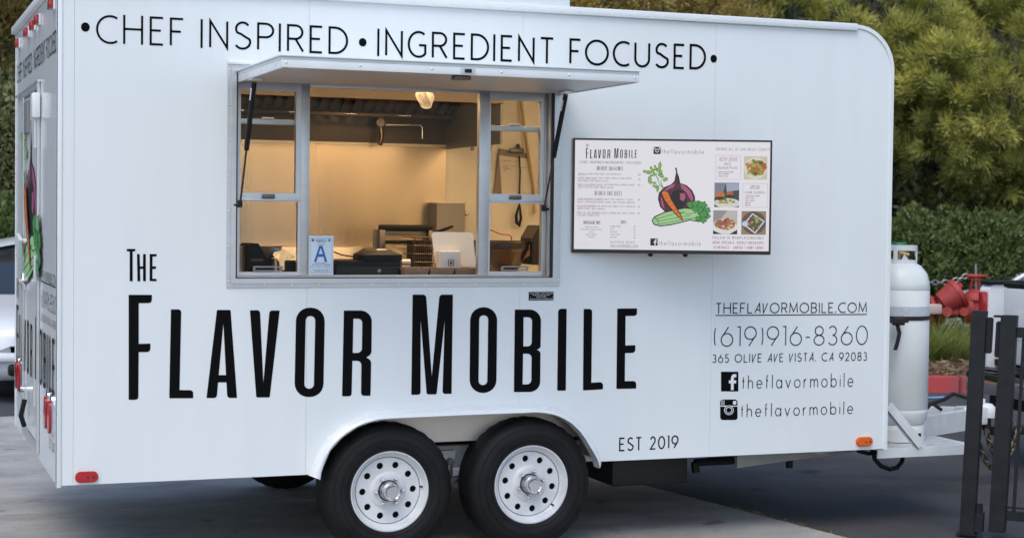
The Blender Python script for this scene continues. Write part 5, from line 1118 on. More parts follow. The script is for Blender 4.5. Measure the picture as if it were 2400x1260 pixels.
for (x0_, y0_2, x1_, y1_) in ((1496, 220, 1742, 458), (1766, 493, 2010, 730)):
    MB().prism([(x0_, y0_2), (x1_, y0_2), (x1_, y1_), (x0_, y1_)], lambda u, v, d: tvd(u, v, 1), 0, None, [[(x0_+3, y0_2+3), (x0_+3, y1_-3), (x1_-3, y1_-3), (x1_-3, y0_2+3)]]).build('menu_box', emis('screen_boxline', (.35, .42, .38)), scr, fix=False)
def script_word(s, x0_, x1_, yb, h):
    m = MB(); f_ = lambda u, v: tvd(u+(v+yb)*.35, -v, 1); text(m, s, x0_, x1_, -yb, h, 3.2, f_, .1); m.build('menu_script', SMAR, scr, fix=False)
script_word('Now Items'.upper().replace('W', 'W'), 1524, 1702, 280, 42); script_word('SPECIAL', 1832, 1930, 550, 38)
for s_, xc, yb, h_, wd in (('WILD', 1612, 320, 28, 68), ('SALMON PLATE', 1613, 358, 28, 200), ('LAMB SLIDERS', 1884, 596, 26, 196)): tvt(s_, xc, yb, h_, 2.2, SGREY, width=wd)
for k, (s_, x_, yb) in enumerate((('SWEET POTATO PUREE', 1524, 392), ('FRESH ARUGULA', 1524, 412), ('MANGO SLAW', 1524, 434), ('CARAMELIZED ONION', 1790, 624), ('GARLIC AIOLI', 1790, 646), ('GOAT CHEESE', 1790, 670), ('ARUGULA', 1790, 692), ('BRIOCHE', 1790, 714))): tvt(s_, x_, yb, 14, 1.5, SMAR, align=-1, cond=.75)
for s_, xc, yb, h_, wd, mt in (('FOLLOW US @THEFLAVORMOBILE', 1728, 1044, 28, 508, SGREY), ('MENU SPECIALS', 1584, 1092, 28, 212, SMAR), ('WEEKLY INCENTIVES', 1848, 1092, 28, 268, SMAR), ('SCHEDULES', 1565, 1140, 28, 156, SMAR), ('LIMITED T-SHIRT SERIES', 1832, 1140, 28, 300, SMAR)): tvt(s_, xc, yb, h_, 2.4, mt, width=wd)
# food pictures on the screen: flat shapes on the panel
def blob(cx, cy, rx, ry, seed, n=14, wob=.25):
    r_ = random.Random(seed); return [(cx+rx*math.cos(2*math.pi*i/n)*(1+wob*(r_.random()-.5)), cy+ry*math.sin(2*math.pi*i/n)*(1+wob*(r_.random()-.5))) for i in range(n)]
def picture(box, shapes):
    x0_, y0_2, x1_, y1_ = box; clip = lambda p: (min(max(p[0], x0_), x1_), min(max(p[1], y0_2), y1_))
    for k, (pts, col) in enumerate(shapes):
        MB().prism([clip(p) for p in pts] if k else pts, lambda u, v, d: tvd(u, v, 1+k), 0, None).build('food_picture' if k == 0 else 'picture_patch', emis('pic_%02d%02d%02d' % tuple(int(c*99) for c in col), col), scr, fix=False)
R4 = lambda b: [(b[0], b[1]), (b[2], b[1]), (b[2], b[3]), (b[0], b[3])]
rp = random.Random(3)
def mix(cx, cy, rx, ry, cols, n, s0, size):
    out = []
    for i in range(n):
        a_ = rp.random()*6.28; d_ = math.sqrt(rp.random()); out.append((blob(cx+rx*d_*math.cos(a_), cy+ry*d_*math.sin(a_), size*(.5+rp.random()), size*(.4+.7*rp.random()), s0+i, 9, .6), cols[i % len(cols)]))
    return out
b1 = (1774, 228, 2004, 456); picture(b1, [(R4(b1), (.62, .55, .42)), (blob(1888, 345, 112, 108, 1, 20, .05), (.72, .68, .58)), (blob(1900, 340, 95, 80, 2), (.30, .22, .06)), (blob(1930, 320, 66, 46, 3), (.42, .10, .03))]+mix(1880, 350, 85, 80, [(.10, .22, .04), (.45, .42, .10), (.55, .16, .03), (.30, .45, .10), (.60, .55, .35), (.50, .22, .04), (.06, .12, .03)], 34, 10, 17))
b2 = (1488, 490, 1732, 730); picture(b2, [(R4(b2), (.06, .06, .07)), ([(1488, 490), (1600, 490), (1570, 600), (1488, 640)], (.20, .22, .28)), ([(1600, 495), (1732, 495), (1732, 560), (1610, 580)], (.35, .40, .52)), (blob(1615, 690, 135, 46, 5, 20, .1), (.68, .66, .60)), (blob(1545, 612, 46, 36, 6, 16, .1), (.48, .18, .05)), (blob(1545, 645, 50, 20, 7), (.06, .035, .02)), (blob(1640, 598, 36, 26, 8, 14, .1), (.40, .14, .04)), (blob(1642, 622, 38, 14, 9), (.05, .03, .02))]+mix(1590, 675, 85, 24, [(.22, .38, .06), (.55, .52, .35), (.10, .2, .03), (.5, .3, .08)], 20, 40, 14))
b3 = (1480, 762, 1718, 996); picture(b3, [(R4(b3), (.52, .48, .43)), ([(1480, 762), (1620, 762), (1560, 840), (1480, 880)], (.30, .28, .27)), (blob(1600, 930, 130, 62, 15, 20, .08), (.74, .73, .70)), (blob(1600, 900, 100, 55, 16), (.34, .12, .06)), ([(1480, 960), (1560, 996), (1480, 996)], (.03, .02, .02)), ([(1718, 950), (1640, 996), (1718, 996)], (.03, .02, .02))]+mix(1600, 890, 95, 56, [(.50, .16, .18), (.62, .42, .16), (.28, .08, .06), (.60, .50, .42), (.45, .10, .12), (.35, .20, .08)], 34, 60, 16))
b4 = (1758, 766, 2000, 998); picture(b4, [(R4(b4), (.30, .22, .14)), (blob(1880, 880, 118, 112, 20, 20, .05), (.12, .085, .06)), ([(1865, 785), (1990, 865), (1895, 990), (1775, 900)], (.62, .66, .74)), ([(1868, 800), (1972, 868), (1892, 972), (1795, 898)], (.10, .09, .05))]+mix(1885, 885, 62, 62, [(.10, .22, .04), (.32, .07, .05), (.40, .28, .16), (.06, .12, .03), (.28, .40, .10), (.20, .04, .08)], 30, 80, 15)+[(blob(1793, 892, 30, 28, 30, 18, .04), (.55, .62, .72))])
for px in (1527, 1609): MB().lathe([(.012, 0), (.014, -.006), (.010, -.014), (.001, -.016)], tvp(px, 595, .02), 'Z', 12).build('bottom_knob', BLACKP, tv, 50)
# articulated wall arm
wc = Vector((3.02, .0, 1.87)); mid = Vector((3.35, -.13, 1.87)); bk = TC+ty_*.075
MB().box(wc.x-.06, wc.x+.06, -.02, 0, 1.72, 2.02, .004).build('wall_plate', BLACKP, tv)
MB().tube([wc+Vector((0, -.02, 0)), mid], .018, 8).tube([mid, bk], .018, 8).cyl(mid-Vector((0, 0, .05)), mid+Vector((0, 0, .05)), .022).build('swing_arm', BLACKP, tv, 50)

# ------------------------------------------------------------------ propane cylinder on the platform
TXc, TYc = 4.962, .45; TR = .186; tz0 = PZ+.0105; ztop = float(onY(2110, 606, TYc)[2])
pc = thing('propane_cylinder', 'tall off-white propane cylinder strapped to the trailer front', 'gas cylinder', (TXc, TYc, tz0))
Hc = ztop-tz0
prof = [(.001, .075), (.10, .075), (TR-.03, .10), (TR-.004, .13), (TR, .17), (TR, .185), (TR-.003, .19), (TR, .195), (TR, Hc-.19), (TR-.003, Hc-.185), (TR, Hc-.18), (TR-.003, Hc-.14), (TR*.9, Hc-.085), (TR*.7, Hc-.04), (TR*.4, Hc-.012), (.001, Hc)]
MB().lathe(prof, (TXc, TYc, tz0), 'Z', 48).build('shell', TANKP, pc, 50)
fring = MB().lathe([(TR-.028, .10), (TR-.018, .09), (TR-.014, .06), (TR-.016, .0), (TR-.020, .0), (TR-.022, .06)], (TXc, TYc, tz0), 'Z', 48).build('foot_ring', TANKP, pc, 50)
def front_slot(a): return (TXc+(TR-.0135)*math.sin(a), TYc-(TR-.0135)*math.cos(a))
for a in (.35, -1.2): 
    fx_, fy_ = front_slot(a); MB().box(-.014, .014, -.004, .002, .032, .052, .004, rot=Matrix.Rotation(a, 3, 'Z'), at=(fx_, fy_, tz0)).build('drain_slot', BLACKP, pc)
# collar with gap, valve and green handwheel
col_ = MB(); n = 40; cr_ = .105; V = []; F = []
for i in range(n+1):
    a = rad(-200)+rad(300)*i/n
    for r_, z_ in ((cr_, -.025), (cr_, .115), (cr_-.004, .115), (cr_-.004, -.025)): V.append((TXc+r_*math.cos(a), TYc+r_*math.sin(a), ztop+z_-.0))
for i in range(n):
    for k in range(4): F.append((i*4+k, (i+1)*4+k, (i+1)*4+(k+1) % 4, i*4+(k+1) % 4))
# open window in the collar front: keep only a top band, a bottom band and posts
top_b = MB(); low_b = MB()
for zlo, zhi, mb_ in ((.050, .082, top_b), (-.03, -.006, low_b)):
    V = []; F = []
    for i in range(n+1):
        a = rad(-230)+rad(330)*i/n
        for r_, z_ in ((cr_, zlo), (cr_, zhi), (cr_-.005, zhi), (cr_-.005, zlo)): V.append((TXc+r_*math.cos(a), TYc+r_*math.sin(a), ztop+z_))
    for i in range(n):
        for k in range(4): F.append((i*4+k, (i+1)*4+k, (i+1)*4+(k+1) % 4, i*4+(k+1) % 4))
    mb_.add(V, F)
top_b.build('collar_band', TANKP, pc, 60); low_b.build('collar_band', TANKP, pc, 60)
for a in (-20, 60, 170, 225): MB().box(-.006, .006, -.012, .012, -.03, .082, .002, rot=Matrix.Rotation(rad(a), 3, 'Z'), at=(TXc+(cr_-.003)*math.cos(rad(a)), TYc+(cr_-.003)*math.sin(rad(a)), ztop)).build('collar_post', TANKP, pc)
v_ = MB(); v_.cyl((TXc, TYc, ztop-.01), (TXc, TYc, ztop+.075), .016, n=14); v_.cyl((TXc, TYc, ztop+.035), (TXc+.05, TYc-.03, ztop+.02), .018, n=12); v_.build('valve', M('valve_brass', (.35, .26, .14), .35, metal=.8), pc, 40)
v_ = MB(); v_.lathe([(.001, .012), (.03, .012), (.042, .014), (.046, .006), (.042, 0), (.001, 0)], (TXc, TYc, ztop+.083), 'Z', 20); v_.build('handwheel', M('green_handwheel', (.01, .26, .11), .4), pc, 50)
MB().tube([(TXc+.05, TYc-.03, ztop+.02), (TXc+.075, TYc-.05, ztop+.01), (TXc+.07, TYc-.06, ztop-.03)], .009, 8).build('gas_hose', BLACKP, pc, 60)
MB().add([(TXc+.005, TYc-.05, ztop+.03), (TXc+.03, TYc-.055, ztop-.005), (TXc-.005, TYc-.06, ztop-.03), (TXc-.025, TYc-.055, ztop-.015)], [(0, 1, 2, 3)]).build('paper_tag', WHITE2, pc)
def wrap(z0_, z1_, r_, a0, a1, name, mat, par, n=24):
    V = []; F = []
    for i in range(n+1):
        a = a0+(a1-a0)*i/n
        V += [(TXc+r_*math.cos(a), TYc+r_*math.sin(a), z0_), (TXc+r_*math.cos(a), TYc+r_*math.sin(a), z1_)]
    return MB().add(V, [(2*i, 2*i+2, 2*i+3, 2*i+1) for i in range(n)]).build(name, mat, par, 60)
zl0, zl1 = onY(2130, 741, TYc-TR)[2], onY(2130, 719, TYc-TR)[2]
wrap(zl0, zl1, TR+.0012, rad(-155), rad(-10), 'label_band', M('pale_label', (.55, .58, .60), .5, var=.25, vscale=60, stretch=(1, 1, 6)), pc)
zs0, zs1 = onY(2130, 751, TYc-TR)[2], onY(2130, 741.5, TYc-TR)[2]
STRAP = M('dark_maroon_strap', (.020, .009, .011), .6, var=.3, vscale=40)
stp = thing('tie_down_strap', 'dark maroon ratchet strap around the propane cylinder', 'strap', (TXc, TYc, zs0))
wrap(zs0, zs1, TR+.004, rad(-175), rad(60), 'webbing', STRAP, stp)
MB().box(4.655, 4.80, PY0-.004, PY0+.004, zs0, zs1).build('webbing', STRAP, stp)
rt_ = onY(2105, 752, TYc-TR-.02); MB().box(rt_[0]-.04, rt_[0]+.035, TYc-TR-.045, TYc-TR-.01, zs0-.025, zs1+.004, .008).build('ratchet', M('black_ratchet', (.02, .018, .018), .4), stp, 40)
tl = [onY(x, y, TYc-TR-.022) for x, y in ((2103, 760), (2108, 780), (2104, 800), (2098, 820))]
V = []; 
for p in tl: V += [p+np.array([-.014, 0, 0]), p+np.array([.014, 0, 0])]
MB().add(V, [(0, 1, 3, 2), (2, 3, 5, 4), (4, 5, 7, 6)]).build('loose_tail', STRAP, stp)

# ------------------------------------------------------------------ black steel gate in front of the trailer nose
lean = rad(2.1)
gdir = Vector((CR[0], CR[1], 0)).normalized()         # the gate runs along this line
gin = Vector((CF[0], CF[1], 0)).normalized()
gp0 = Vector(onZ(2267, 1251)); gp0.z = 0
def lean_pt(p, base): return Vector((p[0], p[1], p[2]))-gdir*(0)+gdir*(p[2]*math.tan(lean))
def gbox(mb, s0, s1, t0, t1, z0, z1, bev=.003):
    b = bmesh.new(); bmesh.ops.create_cube(b, size=1)
    for q in b.verts: q.co = Vector(((s0+s1)/2+q.co.x*(s1-s0), (t0+t1)/2+q.co.y*(t1-t0), (z0+z1)/2+q.co.z*(z1-z0)))
    if bev: bmesh.ops.bevel(b, geom=b.edges[:], offset=bev, segments=2, affect='EDGES')
    ga = rad(24)    # gate line turned against the picture so that two faces of each post show
    for q in b.verts:
        s, t, z = q.co; s2 = s*math.cos(ga)-t*math.sin(ga)*-1; t2 = t*math.cos(ga)-s*math.sin(ga)
        q.co = gp0+gdir*(s2+z*math.tan(lean))+gin*t2+Vector((0, 0, z))
    return mb.bm(b)
gpost = thing('gate_post', 'black square steel gate post with hinge blocks, nearest the trailer', 'gate post', tuple(gp0))
gbox(MB(), -.040, .040, -.035, .035, 0, 1.255).build('post', BLACKM, gpost, 40)
gbox(MB(), -.055, .055, -.05, .05, -.0, .012).build('base_plate', BLACKM, gpost, 40)
gbox(MB(), .0405, .085, -.03, .03, .02, .13).build('foot_bracket', BLACKM, gpost, 40)
for z0_, z1_ in ((1.02, 1.22), (.10, .18)): gbox(MB(), .0405, .075, -.022, .022, z0_, z1_, .006).build('hinge_block', BLACKP, gpost, 40)
gate = thing('picket_gate', 'black steel picket gate leaf swinging beside its post', 'gate', tuple(gp0+gdir*.15))
gbox(MB(), .118, .205, -.04, .04, .03, 1.235).build('stile', BLACKM, gate, 40)
gbox(MB(), .092, .1175, -.02, .02, 1.0, 1.20, .006).build('hinge_roller', BLACKP, gate, 40)
gbox(MB(), .076, .1175, -.012, .012, 1.222, 1.234, .002).build('tie_bar', BLACKM, gate, 40)
gbox(MB(), .2055, 2.2, -.025, .025, 1.115, 1.17).build('rail', BLACKM, gate, 40); gbox(MB(), .2055, 2.2, -.025, .025, .10, .15).build('rail', BLACKM, gate, 40); gbox(MB(), .2055, 2.2, -.012, .012, .165, .175).build('rail', BLACKM, gate, 40)
for k in range(15): gbox(MB(), .235+k*.115, .253+k*.115, -.009, .009, .1505, 1.1145, .002).build('picket', BLACKM, gate, 40)

# ------------------------------------------------------------------ vehicles
def loft(mb, rings, closed_ends=True):
    n = len(rings[0]); V = [p for r_ in rings for p in r_]
    F = [(i*n+k, i*n+(k+1) % n, (i+1)*n+(k+1) % n, (i+1)*n+k) for i in range(len(rings)-1) for k in range(n)]
    if closed_ends: F += [tuple(range(n))[::-1], tuple(range((len(rings)-1)*n, len(rings)*n))]
    return mb.add(V, F)
GLASSD = M('dark_car_glass', (.015, .022, .03), .06, spec=.6, coat=.4)
HEADL = M('headlight_glass', (.50, .46, .42), .25, var=.3, vscale=18, coat=.3)
def road_wheel(par, x, y, r_, s):
    """wheel as part with tyre below it"""
    rim = MB().lathe([(r_*.62, 0), (r_*.60, -.01*s), (r_*.5, .02*s), (r_*.2, .01*s), (.001, 0)], (x, y, r_), 'Y', 28).build('wheel', ALU, par, 50)
    MB().lathe([(r_*.6, .02*s), (r_*.64, -.012*s), (r_*.85, -.025*s), (r_*.97, -.01*s), (r_, .03*s), (r_, .17*s), (r_*.9, .2*s), (r_*.6, .2*s)], (x, y, r_), 'Y', 32).build('tyre', RUBBER, rim, 40)
def make_sedan(label, paint, loc, rotz, cat='car'):
    t = thing('parked_car', label, cat, loc, rotz, None); Mx = ROOTS[t]
    def B(mb, name, mat, par=t, sm=None): o = mb.build(name, mat, None, sm); o.parent = par; return o
    # local: front at x=0 facing -x, length 4.6 along +x
    def ring(x, w_, zb, zt, crown=.03, tumble=.93): return [(x, y, z) for y, z in ((0, zb), (w_*.86, zb), (w_*.97, zb+.07), (w_, zb+.22), (w_*.99, zt-.14), (w_*tumble, zt-.03), (w_*.78, zt+crown*.4), (w_*.4, zt+crown*.85), (0, zt+crown), (-w_*.4, zt+crown*.85), (-w_*.78, zt+crown*.4), (-w_*tumble, zt-.03), (-w_*.99, zt-.14), (-w_, zt-.0-.0 if False else zb+.22), (-w_*.97, zb+.07), (-w_*.86, zb))]
    st = [(0.0, .60, .30, .60), (.04, .74, .24, .66), (.14, .82, .20, .70), (.35, .88, .18, .76), (.8, .90, .17, .83), (1.2, .905, .17, .88), (1.45, .91, .17, .92), (2.4, .915, .17, .95), (3.3, .91, .17, .96), (3.9, .90, .18, .97), (4.3, .86, .22, .95), (4.52, .78, .28, .90), (4.6, .66, .34, .80)]
    B(loft(MB(), [ring(*s) for s in st]), 'body', paint, t, 40)
    def gring(x, w_, z0_, z1_): return [(x, y, z) for y, z in ((-w_, z0_), (-w_*.95, z0_+(z1_-z0_)*.4), (-w_*.82, z1_-.05), (-w_*.5, z1_-.005), (0, z1_), (w_*.5, z1_-.005), (w_*.82, z1_-.05), (w_*.95, z0_+(z1_-z0_)*.4), (w_, z0_))]
    gs = [(1.28, .76, .90, .915), (1.55, .76, .90, 1.10), (1.95, .75, .92, 1.33), (2.25, .74, .93, 1.415), (2.8, .74, .94, 1.44), (3.2, .73, .94, 1.41), (3.6, .72, .94, 1.27), (3.95, .70, .94, 1.0)]
    B(loft(MB(), [gring(*s) for s in gs]), 'window_glass', GLASSD, t, 40)
    rs = [(2.12, .705, 1.30, 1.395), (2.25, .715, 1.34, 1.425), (2.8, .715, 1.36, 1.452), (3.2, .70, 1.34, 1.422), (3.4, .69, 1.27, 1.36)]
    B(loft(MB(), [[(x, y, z) for y, z in ((-w_*.98, z1_-.085), (-w_*.82, z1_-.035), (-w_*.5, z1_+.006), (0, z1_+.012), (w_*.5, z1_+.006), (w_*.82, z1_-.035), (w_*.98, z1_-.085))] for x, w_, z0_, z1_ in rs], False), 'roof', paint, t, 60)
    for s in (-1, 1):
        B(MB().tube([(1.30, s*.77, .91), (1.95, s*.735, 1.25), (2.2, s*.66, 1.385)], .032, 8), 'pillar', paint, t, 60); B(MB().tube([(3.98, s*.72, .97), (3.6, s*.68, 1.22), (3.3, s*.63, 1.365)], .05, 8), 'pillar', paint, t, 60)
        B(MB().box(2.50, 2.56, s*.735-.012, s*.735+.012, .94, 1.36), 'pillar', BLACKP)
        hl = [(.10, s*.44, .545), (.07, s*.44, .665), (.20, s*.60, .705), (.40, s*.78, .715), (.34, s*.85, .60), (.16, s*.70, .535)]
        cpt = Vector((.05, 0, 0)); V = [Vector(p)+Vector((-.045, s*.022, .012)) for p in hl]; B(MB().add(V+[Vector(p)+Vector((.08, -s*.03, 0)) for p in hl], [(0, 1, 2, 3, 4, 5)]+[(i, (i+1) % 6, 6+(i+1) % 6, 6+i) for i in range(6)]), 'headlight', HEADL)
        B(MB().box(4.50, 4.60, s*.70-.14, s*.70+.10, .68, .84, .03), 'tail_light', REDL, t, 40)
        for x in (.86, 3.62):
            rw = MB().lathe([(.20, 0), (.19, -.01*-s), (.16, .02*-s), (.06, .012*-s), (.001, 0)], (x, s*.865, .315), 'Y', 24); w_ = B(rw, 'wheel', ALU, t, 50)
            o = MB().lathe([(.20, -.02*s), (.205, .02*s), (.27, .035*s), (.305, .02*s), (.318, -.02*s), (.318, -.16*s), (.2, -.18*s)], (x, s*.865, .315), 'Y', 28).build('tyre', RUBBER, None, 40); o.parent = w_
        B(MB().box(1.42, 1.55, s*.93-.10, s*.93+.06, .95, 1.06, .03), 'mirror', paint, t, 40)
        B(MB().box(1.6, 4.2, s*.915-.004, s*.915+.004, .60, .62), 'side_trim', BLACKP)
    B(MB().box(-.012, .10, -.36, .36, .50, .60, .02), 'grille', BLACKP, t, 40); B(MB().box(-.03, .12, -.62, .62, .25, .36, .03), 'air_intake', BLACKP, t, 40)
    B(MB().box(-.035, .14, -.76, .76, .375, .455, .03), 'bumper_strip', paint, t, 40)
    B(MB().box(-.03, -.016, -.15, .15, .40, .50, .004), 'number_plate', WHITE2)
    return t
SILV = M('silver_car_paint', (.70, .73, .76), .3, coat=.7); WCAR = M('white_car_paint', (.84, .85, .85), .25, coat=.5)
make_sedan('silver car with dark windscreen parked behind the trailer rear', SILV, (.95, 7.55, 0), rad(90))
wcp = onD(2246, 800, 21.5)
make_sedan('white car parked beyond the red pipework', WCAR, (wcp[0]-.1, wcp[1]+.3, 0.0), -YAW+rad(8))
# pickup the trailer is hitched to
pu = thing('pickup_truck', 'white pickup truck seen from behind, hitched to the trailer', 'pickup', (6.85, 1.22, 0))
PUX = 6.86; PC = 1.22
def PB(mb, name, mat, par=pu, sm=40): return mb.build(name, mat, par, sm)
bt_ = 1.275
PB(MB().box(PUX, PUX+.05, PC-.74, PC+.74, .72, bt_, .02), 'tailgate', WCAR)
PB(MB().box(PUX-.004, PUX+.0, PC-.60, PC+.60, .90, 1.12, .003), 'tailgate_panel', WCAR)
PB(MB().box(PUX-.012, PUX-.001, PC-.12, PC+.12, 1.15, 1.20, .005), 'tailgate_handle', BLACKP)
for s in (-1, 1):
    y_ = PC+s*.955
    PB(MB().prism(fillet([(PUX, .62, .02), (PUX+1.95, .62, .02), (PUX+1.95, bt_+.01, .02), (PUX, bt_+.01, .05)]), side, y_-.055 if s < 0 else y_-.05, y_+.05 if s < 0 else y_+.055), 'bed_side', WCAR)
    PB(MB().box(PUX, PUX+1.95, y_-.07, y_+.06, bt_+.0105, bt_+.04, .012), 'bed_rail_cap', BLACKP)
    PB(MB().box(PUX-.018, PUX+.10, PC+s*.965-.05, PC+s*.965+.05, 1.04, 1.235, .02), 'tail_light', REDL)
    for x in (PUX+.95, PUX+4.1):
        w_ = PB(MB().lathe([(.24, 0), (.23, .012*s), (.19, -.03*s), (.05, -.01*s), (.001, 0)], (x, PC+s*.90, .39), 'Y', 24), 'wheel', ALU, pu, 50)
        MB().lathe([(.24, -.02*s), (.25, .02*s), (.33, .035*s), (.375, .02*s), (.39, -.02*s), (.39, -.2*s), (.25, -.2*s)], (x, PC+s*.90, .39), 'Y', 32).build('tyre', RUBBER, w_, 40)
PB(MB().box(PUX, PUX+.05, PC-.74, PC+.74, bt_+.0005, bt_+.035, .01), 'tailgate_cap', BLACKP)
PB(MB().box(PUX+.06, PUX+1.9, PC-.90, PC+.90, .70, .74), 'bed_floor', BLACKP)
def pring(x, w_, z0_, z1_): return [(x, PC+y, z) for y, z in ((-w_, z0_), (-w_, z0_+.4), (-w_*.98, z1_-.1), (-w_*.9, z1_), (0, z1_+.02), (w_*.9, z1_), (w_*.98, z1_-.1), (w_, z0_+.4), (w_, z0_))]
PB(loft(MB(), [pring(PUX+2.0, .98, .45, 1.28), pring(PUX+3.9, .98, .45, 1.28), pring(PUX+4.3, .97, .45, 1.22), pring(PUX+5.2, .93, .45, 1.12), pring(PUX+5.35, .85, .5, 1.0)]), 'cab_body', WCAR)
def pg(x, w0_, w1_, z1_): return [(x, PC-w0_, 1.27), (x, PC-w1_, z1_-.08), (x, PC-w1_*.8, z1_), (x, PC+w1_*.8, z1_), (x, PC+w1_, z1_-.08), (x, PC+w0_, 1.27)]
PB(loft(MB(), [pg(PUX+2.02, .93, .78, 1.40), pg(PUX+2.30, .93, .76, 1.80), pg(PUX+3.2, .93, .74, 1.82), pg(PUX+4.05, .92, .84, 1.36)]), 'cab_glass', GLASSD)
PILL = M('beige_pillar_paint', (.55, .50, .45), .4)
for s in (-1, 1):
    PB(MB().tube([(PUX+1.98, PC+s*.955, 1.27), (PUX+2.28, PC+s*.77, 1.76)], .045, 8), 'cab_pillar', PILL, pu, 60); PB(MB().tube([(PUX+4.08, PC+s*.93, 1.28), (PUX+3.3, PC+s*.76, 1.78)], .04, 8), 'cab_pillar', PILL, pu, 60)
PB(MB().box(PUX+2.22, PUX+3.3, PC-.78, PC+.78, 1.775, 1.845, .03), 'cab_roof', PILL)
PB(MB().box(PUX-.16, PUX-.02, PC-.95, PC+.95, .50, .66, .02), 'rear_bumper', CHROME); PB(MB().box(PUX-.14, PUX, PC-.90, PC+.90, .665, .685, .005), 'bumper_step', BLACKP)
PB(MB().box(PUX-.02, PUX+.3, PC-.85, PC+.85, .40, .60, .01), 'valance', BLACKP)
PB(MB().box(PUX-.62, PUX-.02, PC-.032, PC+.032, zc-.06, zc, .006), 'ball_mount', M('black_hitch', (.02, .02, .02), .4))

# ------------------------------------------------------------------ red backflow pipework in the planter
REDP = M('red_pipe_paint', (.42, .040, .030), .6, col2=(.27, .032, .028), vscale=9, bump=.1, bscale=50)
BFD = 18.6
bfo = onD(2200, 880, BFD); bf = thing('backflow_preventer', 'red painted backflow preventer with handwheel and angled valve bodies', 'pipework', (bfo[0], bfo[1], .15))
def bd(px, py, dd=0.): return Vector(onD(px, py, BFD+dd))
sc_ = BFD/FPX
PBF = lambda mb, name, mat=REDP: mb.build(name, mat, bf, 50)
PBF(MB().cyl(bd(2150, 726), bd(2290, 722), .10, n=20), 'main_pipe')
for px in (2180, 2197, 2206, 2262, 2270): 
    c_ = bd(px, 725); d_ = (bd(2290, 722)-bd(2150, 726)).normalized(); PBF(MB().cyl(c_-d_*.018, c_+d_*.018, .155, n=20), 'flange')
PBF(MB().cyl(bd(2232, 735), bd(2228, 690), .165, .15, n=20).cyl(bd(2228, 690, -.05), bd(2222, 683, -.05), .17, n=20), 'check_valve_body')
PBF(MB().cyl(bd(2206, 712, -.1), bd(2240, 690, -.1), .12, .16, n=20).cyl(bd(2240, 690, -.1), bd(2249, 684, -.1), .17, n=20), 'check_valve_cover')
PBF(MB().cyl(bd(2220, 730, -.12), bd(2220, 730, -.22), .055, n=16), 'test_cock'); PBF(MB().cyl(bd(2260, 730, -.10), bd(2260, 730, -.20), .05, n=16), 'test_cock')
PBF(MB().cyl(bd(2286, 745), bd(2286, 690), .13, .12, n=20).lathe([(.15, 0), (.14, .05), (.07, .10), (.05, .12)], bd(2286, 702), 'Z', 20), 'gate_valve_body')
yk = MB()
for s in (-1, 1): yk.tube([bd(2286+s*12, 690), bd(2286+s*10, 668), bd(2286+s*6, 655)], .018, 8)
yk.cyl(bd(2276, 656), bd(2296, 656), .02); PBF(yk, 'yoke')
PBF(MB().cyl(bd(2287, 690), bd(2287, 618), .014, n=10), 'stem', M('steel_stem', (.3, .3, .3), .4, metal=.7))
hw_ = bd(2286, 646); ringp = [hw_+Vector((math.cos(t)*.115, math.sin(t)*.115, 0)) for t in [2*math.pi*i/28 for i in range(29)]]
hwm = MB().tube(ringp, .016, 8, False)
for k in range(5): a = 2*math.pi*k/5; hwm.tube([hw_, hw_+Vector((math.cos(a)*.11, math.sin(a)*.11, 0))], .011, 6)
PBF(hwm, 'handwheel')
PBF(MB().cyl(bd(2150, 726), bd(2150, 890), .09, n=20), 'riser'); PBF(MB().cyl(bd(2292, 735), bd(2292, 890), .09, n=20), 'riser')
PBF(MB().tube([bd(2192, 740), bd(2188, 770), bd(2182, 825)], [.05, .04, .035], 10).cyl(bd(2190, 755), bd(2187, 785), .055), 'drain_leg')
o = MB().box(-.10, .10, -.05, .05, -.055, .055, .02, at=bd(2185, 724, -.2)).build('name_plate', M('pinkish_plate', (.55, .42, .38), .6), bf, 40)
chp = [bd(2150, 662, -.05), bd(2185, 661, -.05), bd(2215, 662, -.05), bd(2240, 657, -.05), bd(2262, 647, -.05), bd(2276, 642, -.05)]
cho = chain(chp, .024, .007, M('galvanised_chain', (.35, .36, .37), .4, metal=.8), 'lock_chain', None); props(cho, 'galvanised chain looped around the red handwheel', 'chain')

# ------------------------------------------------------------------ plants
def unit(a): return a/np.maximum(np.linalg.norm(a, axis=-1, keepdims=True), 1e-9)
def leaf_object(name, base, dirs, length, width, tone, mat, parent=None, fold=.0):
    n = len(base); r_ = unit(rng.normal(size=(n, 3))); s = unit(np.cross(dirs, r_)); up = np.cross(s, dirs)
    L = length[:, None]; W_ = width[:, None]
    V = np.empty((n, 4, 3)); V[:, 0] = base; V[:, 1] = base+dirs*L*.45+s*W_*.5+up*W_*fold; V[:, 2] = base+dirs*L; V[:, 3] = base+dirs*L*.45-s*W_*.5+up*W_*fold
    me = bpy.data.meshes.new(name); me.vertices.add(n*4); me.vertices.foreach_set('co', V.astype(np.float32).ravel())
    me.loops.add(n*4); me.loops.foreach_set('vertex_index', np.arange(n*4, dtype=np.int32)); me.polygons.add(n)
    me.polygons.foreach_set('loop_start', np.arange(0, n*4, 4, dtype=np.int32))
    at = me.attributes.new('age', 'FLOAT', 'POINT'); at.data.foreach_set('value', np.repeat(np.clip(tone, 0, 1), 4).astype(np.float32))
    me.update(); me.validate()
    return link(name, me, mat, parent)
BARK = M('grey_brown_bark', (.10, .075, .06), .9, var=.35, vscale=14, stretch=(1, 1, .25), bump=.6, bscale=30)
FERN = leaf_mat('fern_pine_leaf', (.075, .115, .022), (.95, .90, .27), .42)  # pale end is new growth with sunlight painted into it
FERN2 = leaf_mat('gold_small_leaf', (.12, .12, .035), (.90, .70, .24), .42)  # yellow foliage, with warm sun on the tips painted into the gold
DARKL = leaf_mat('dark_hedge_leaf', (.035, .058, .018), (.27, .34, .10), .3, .45)
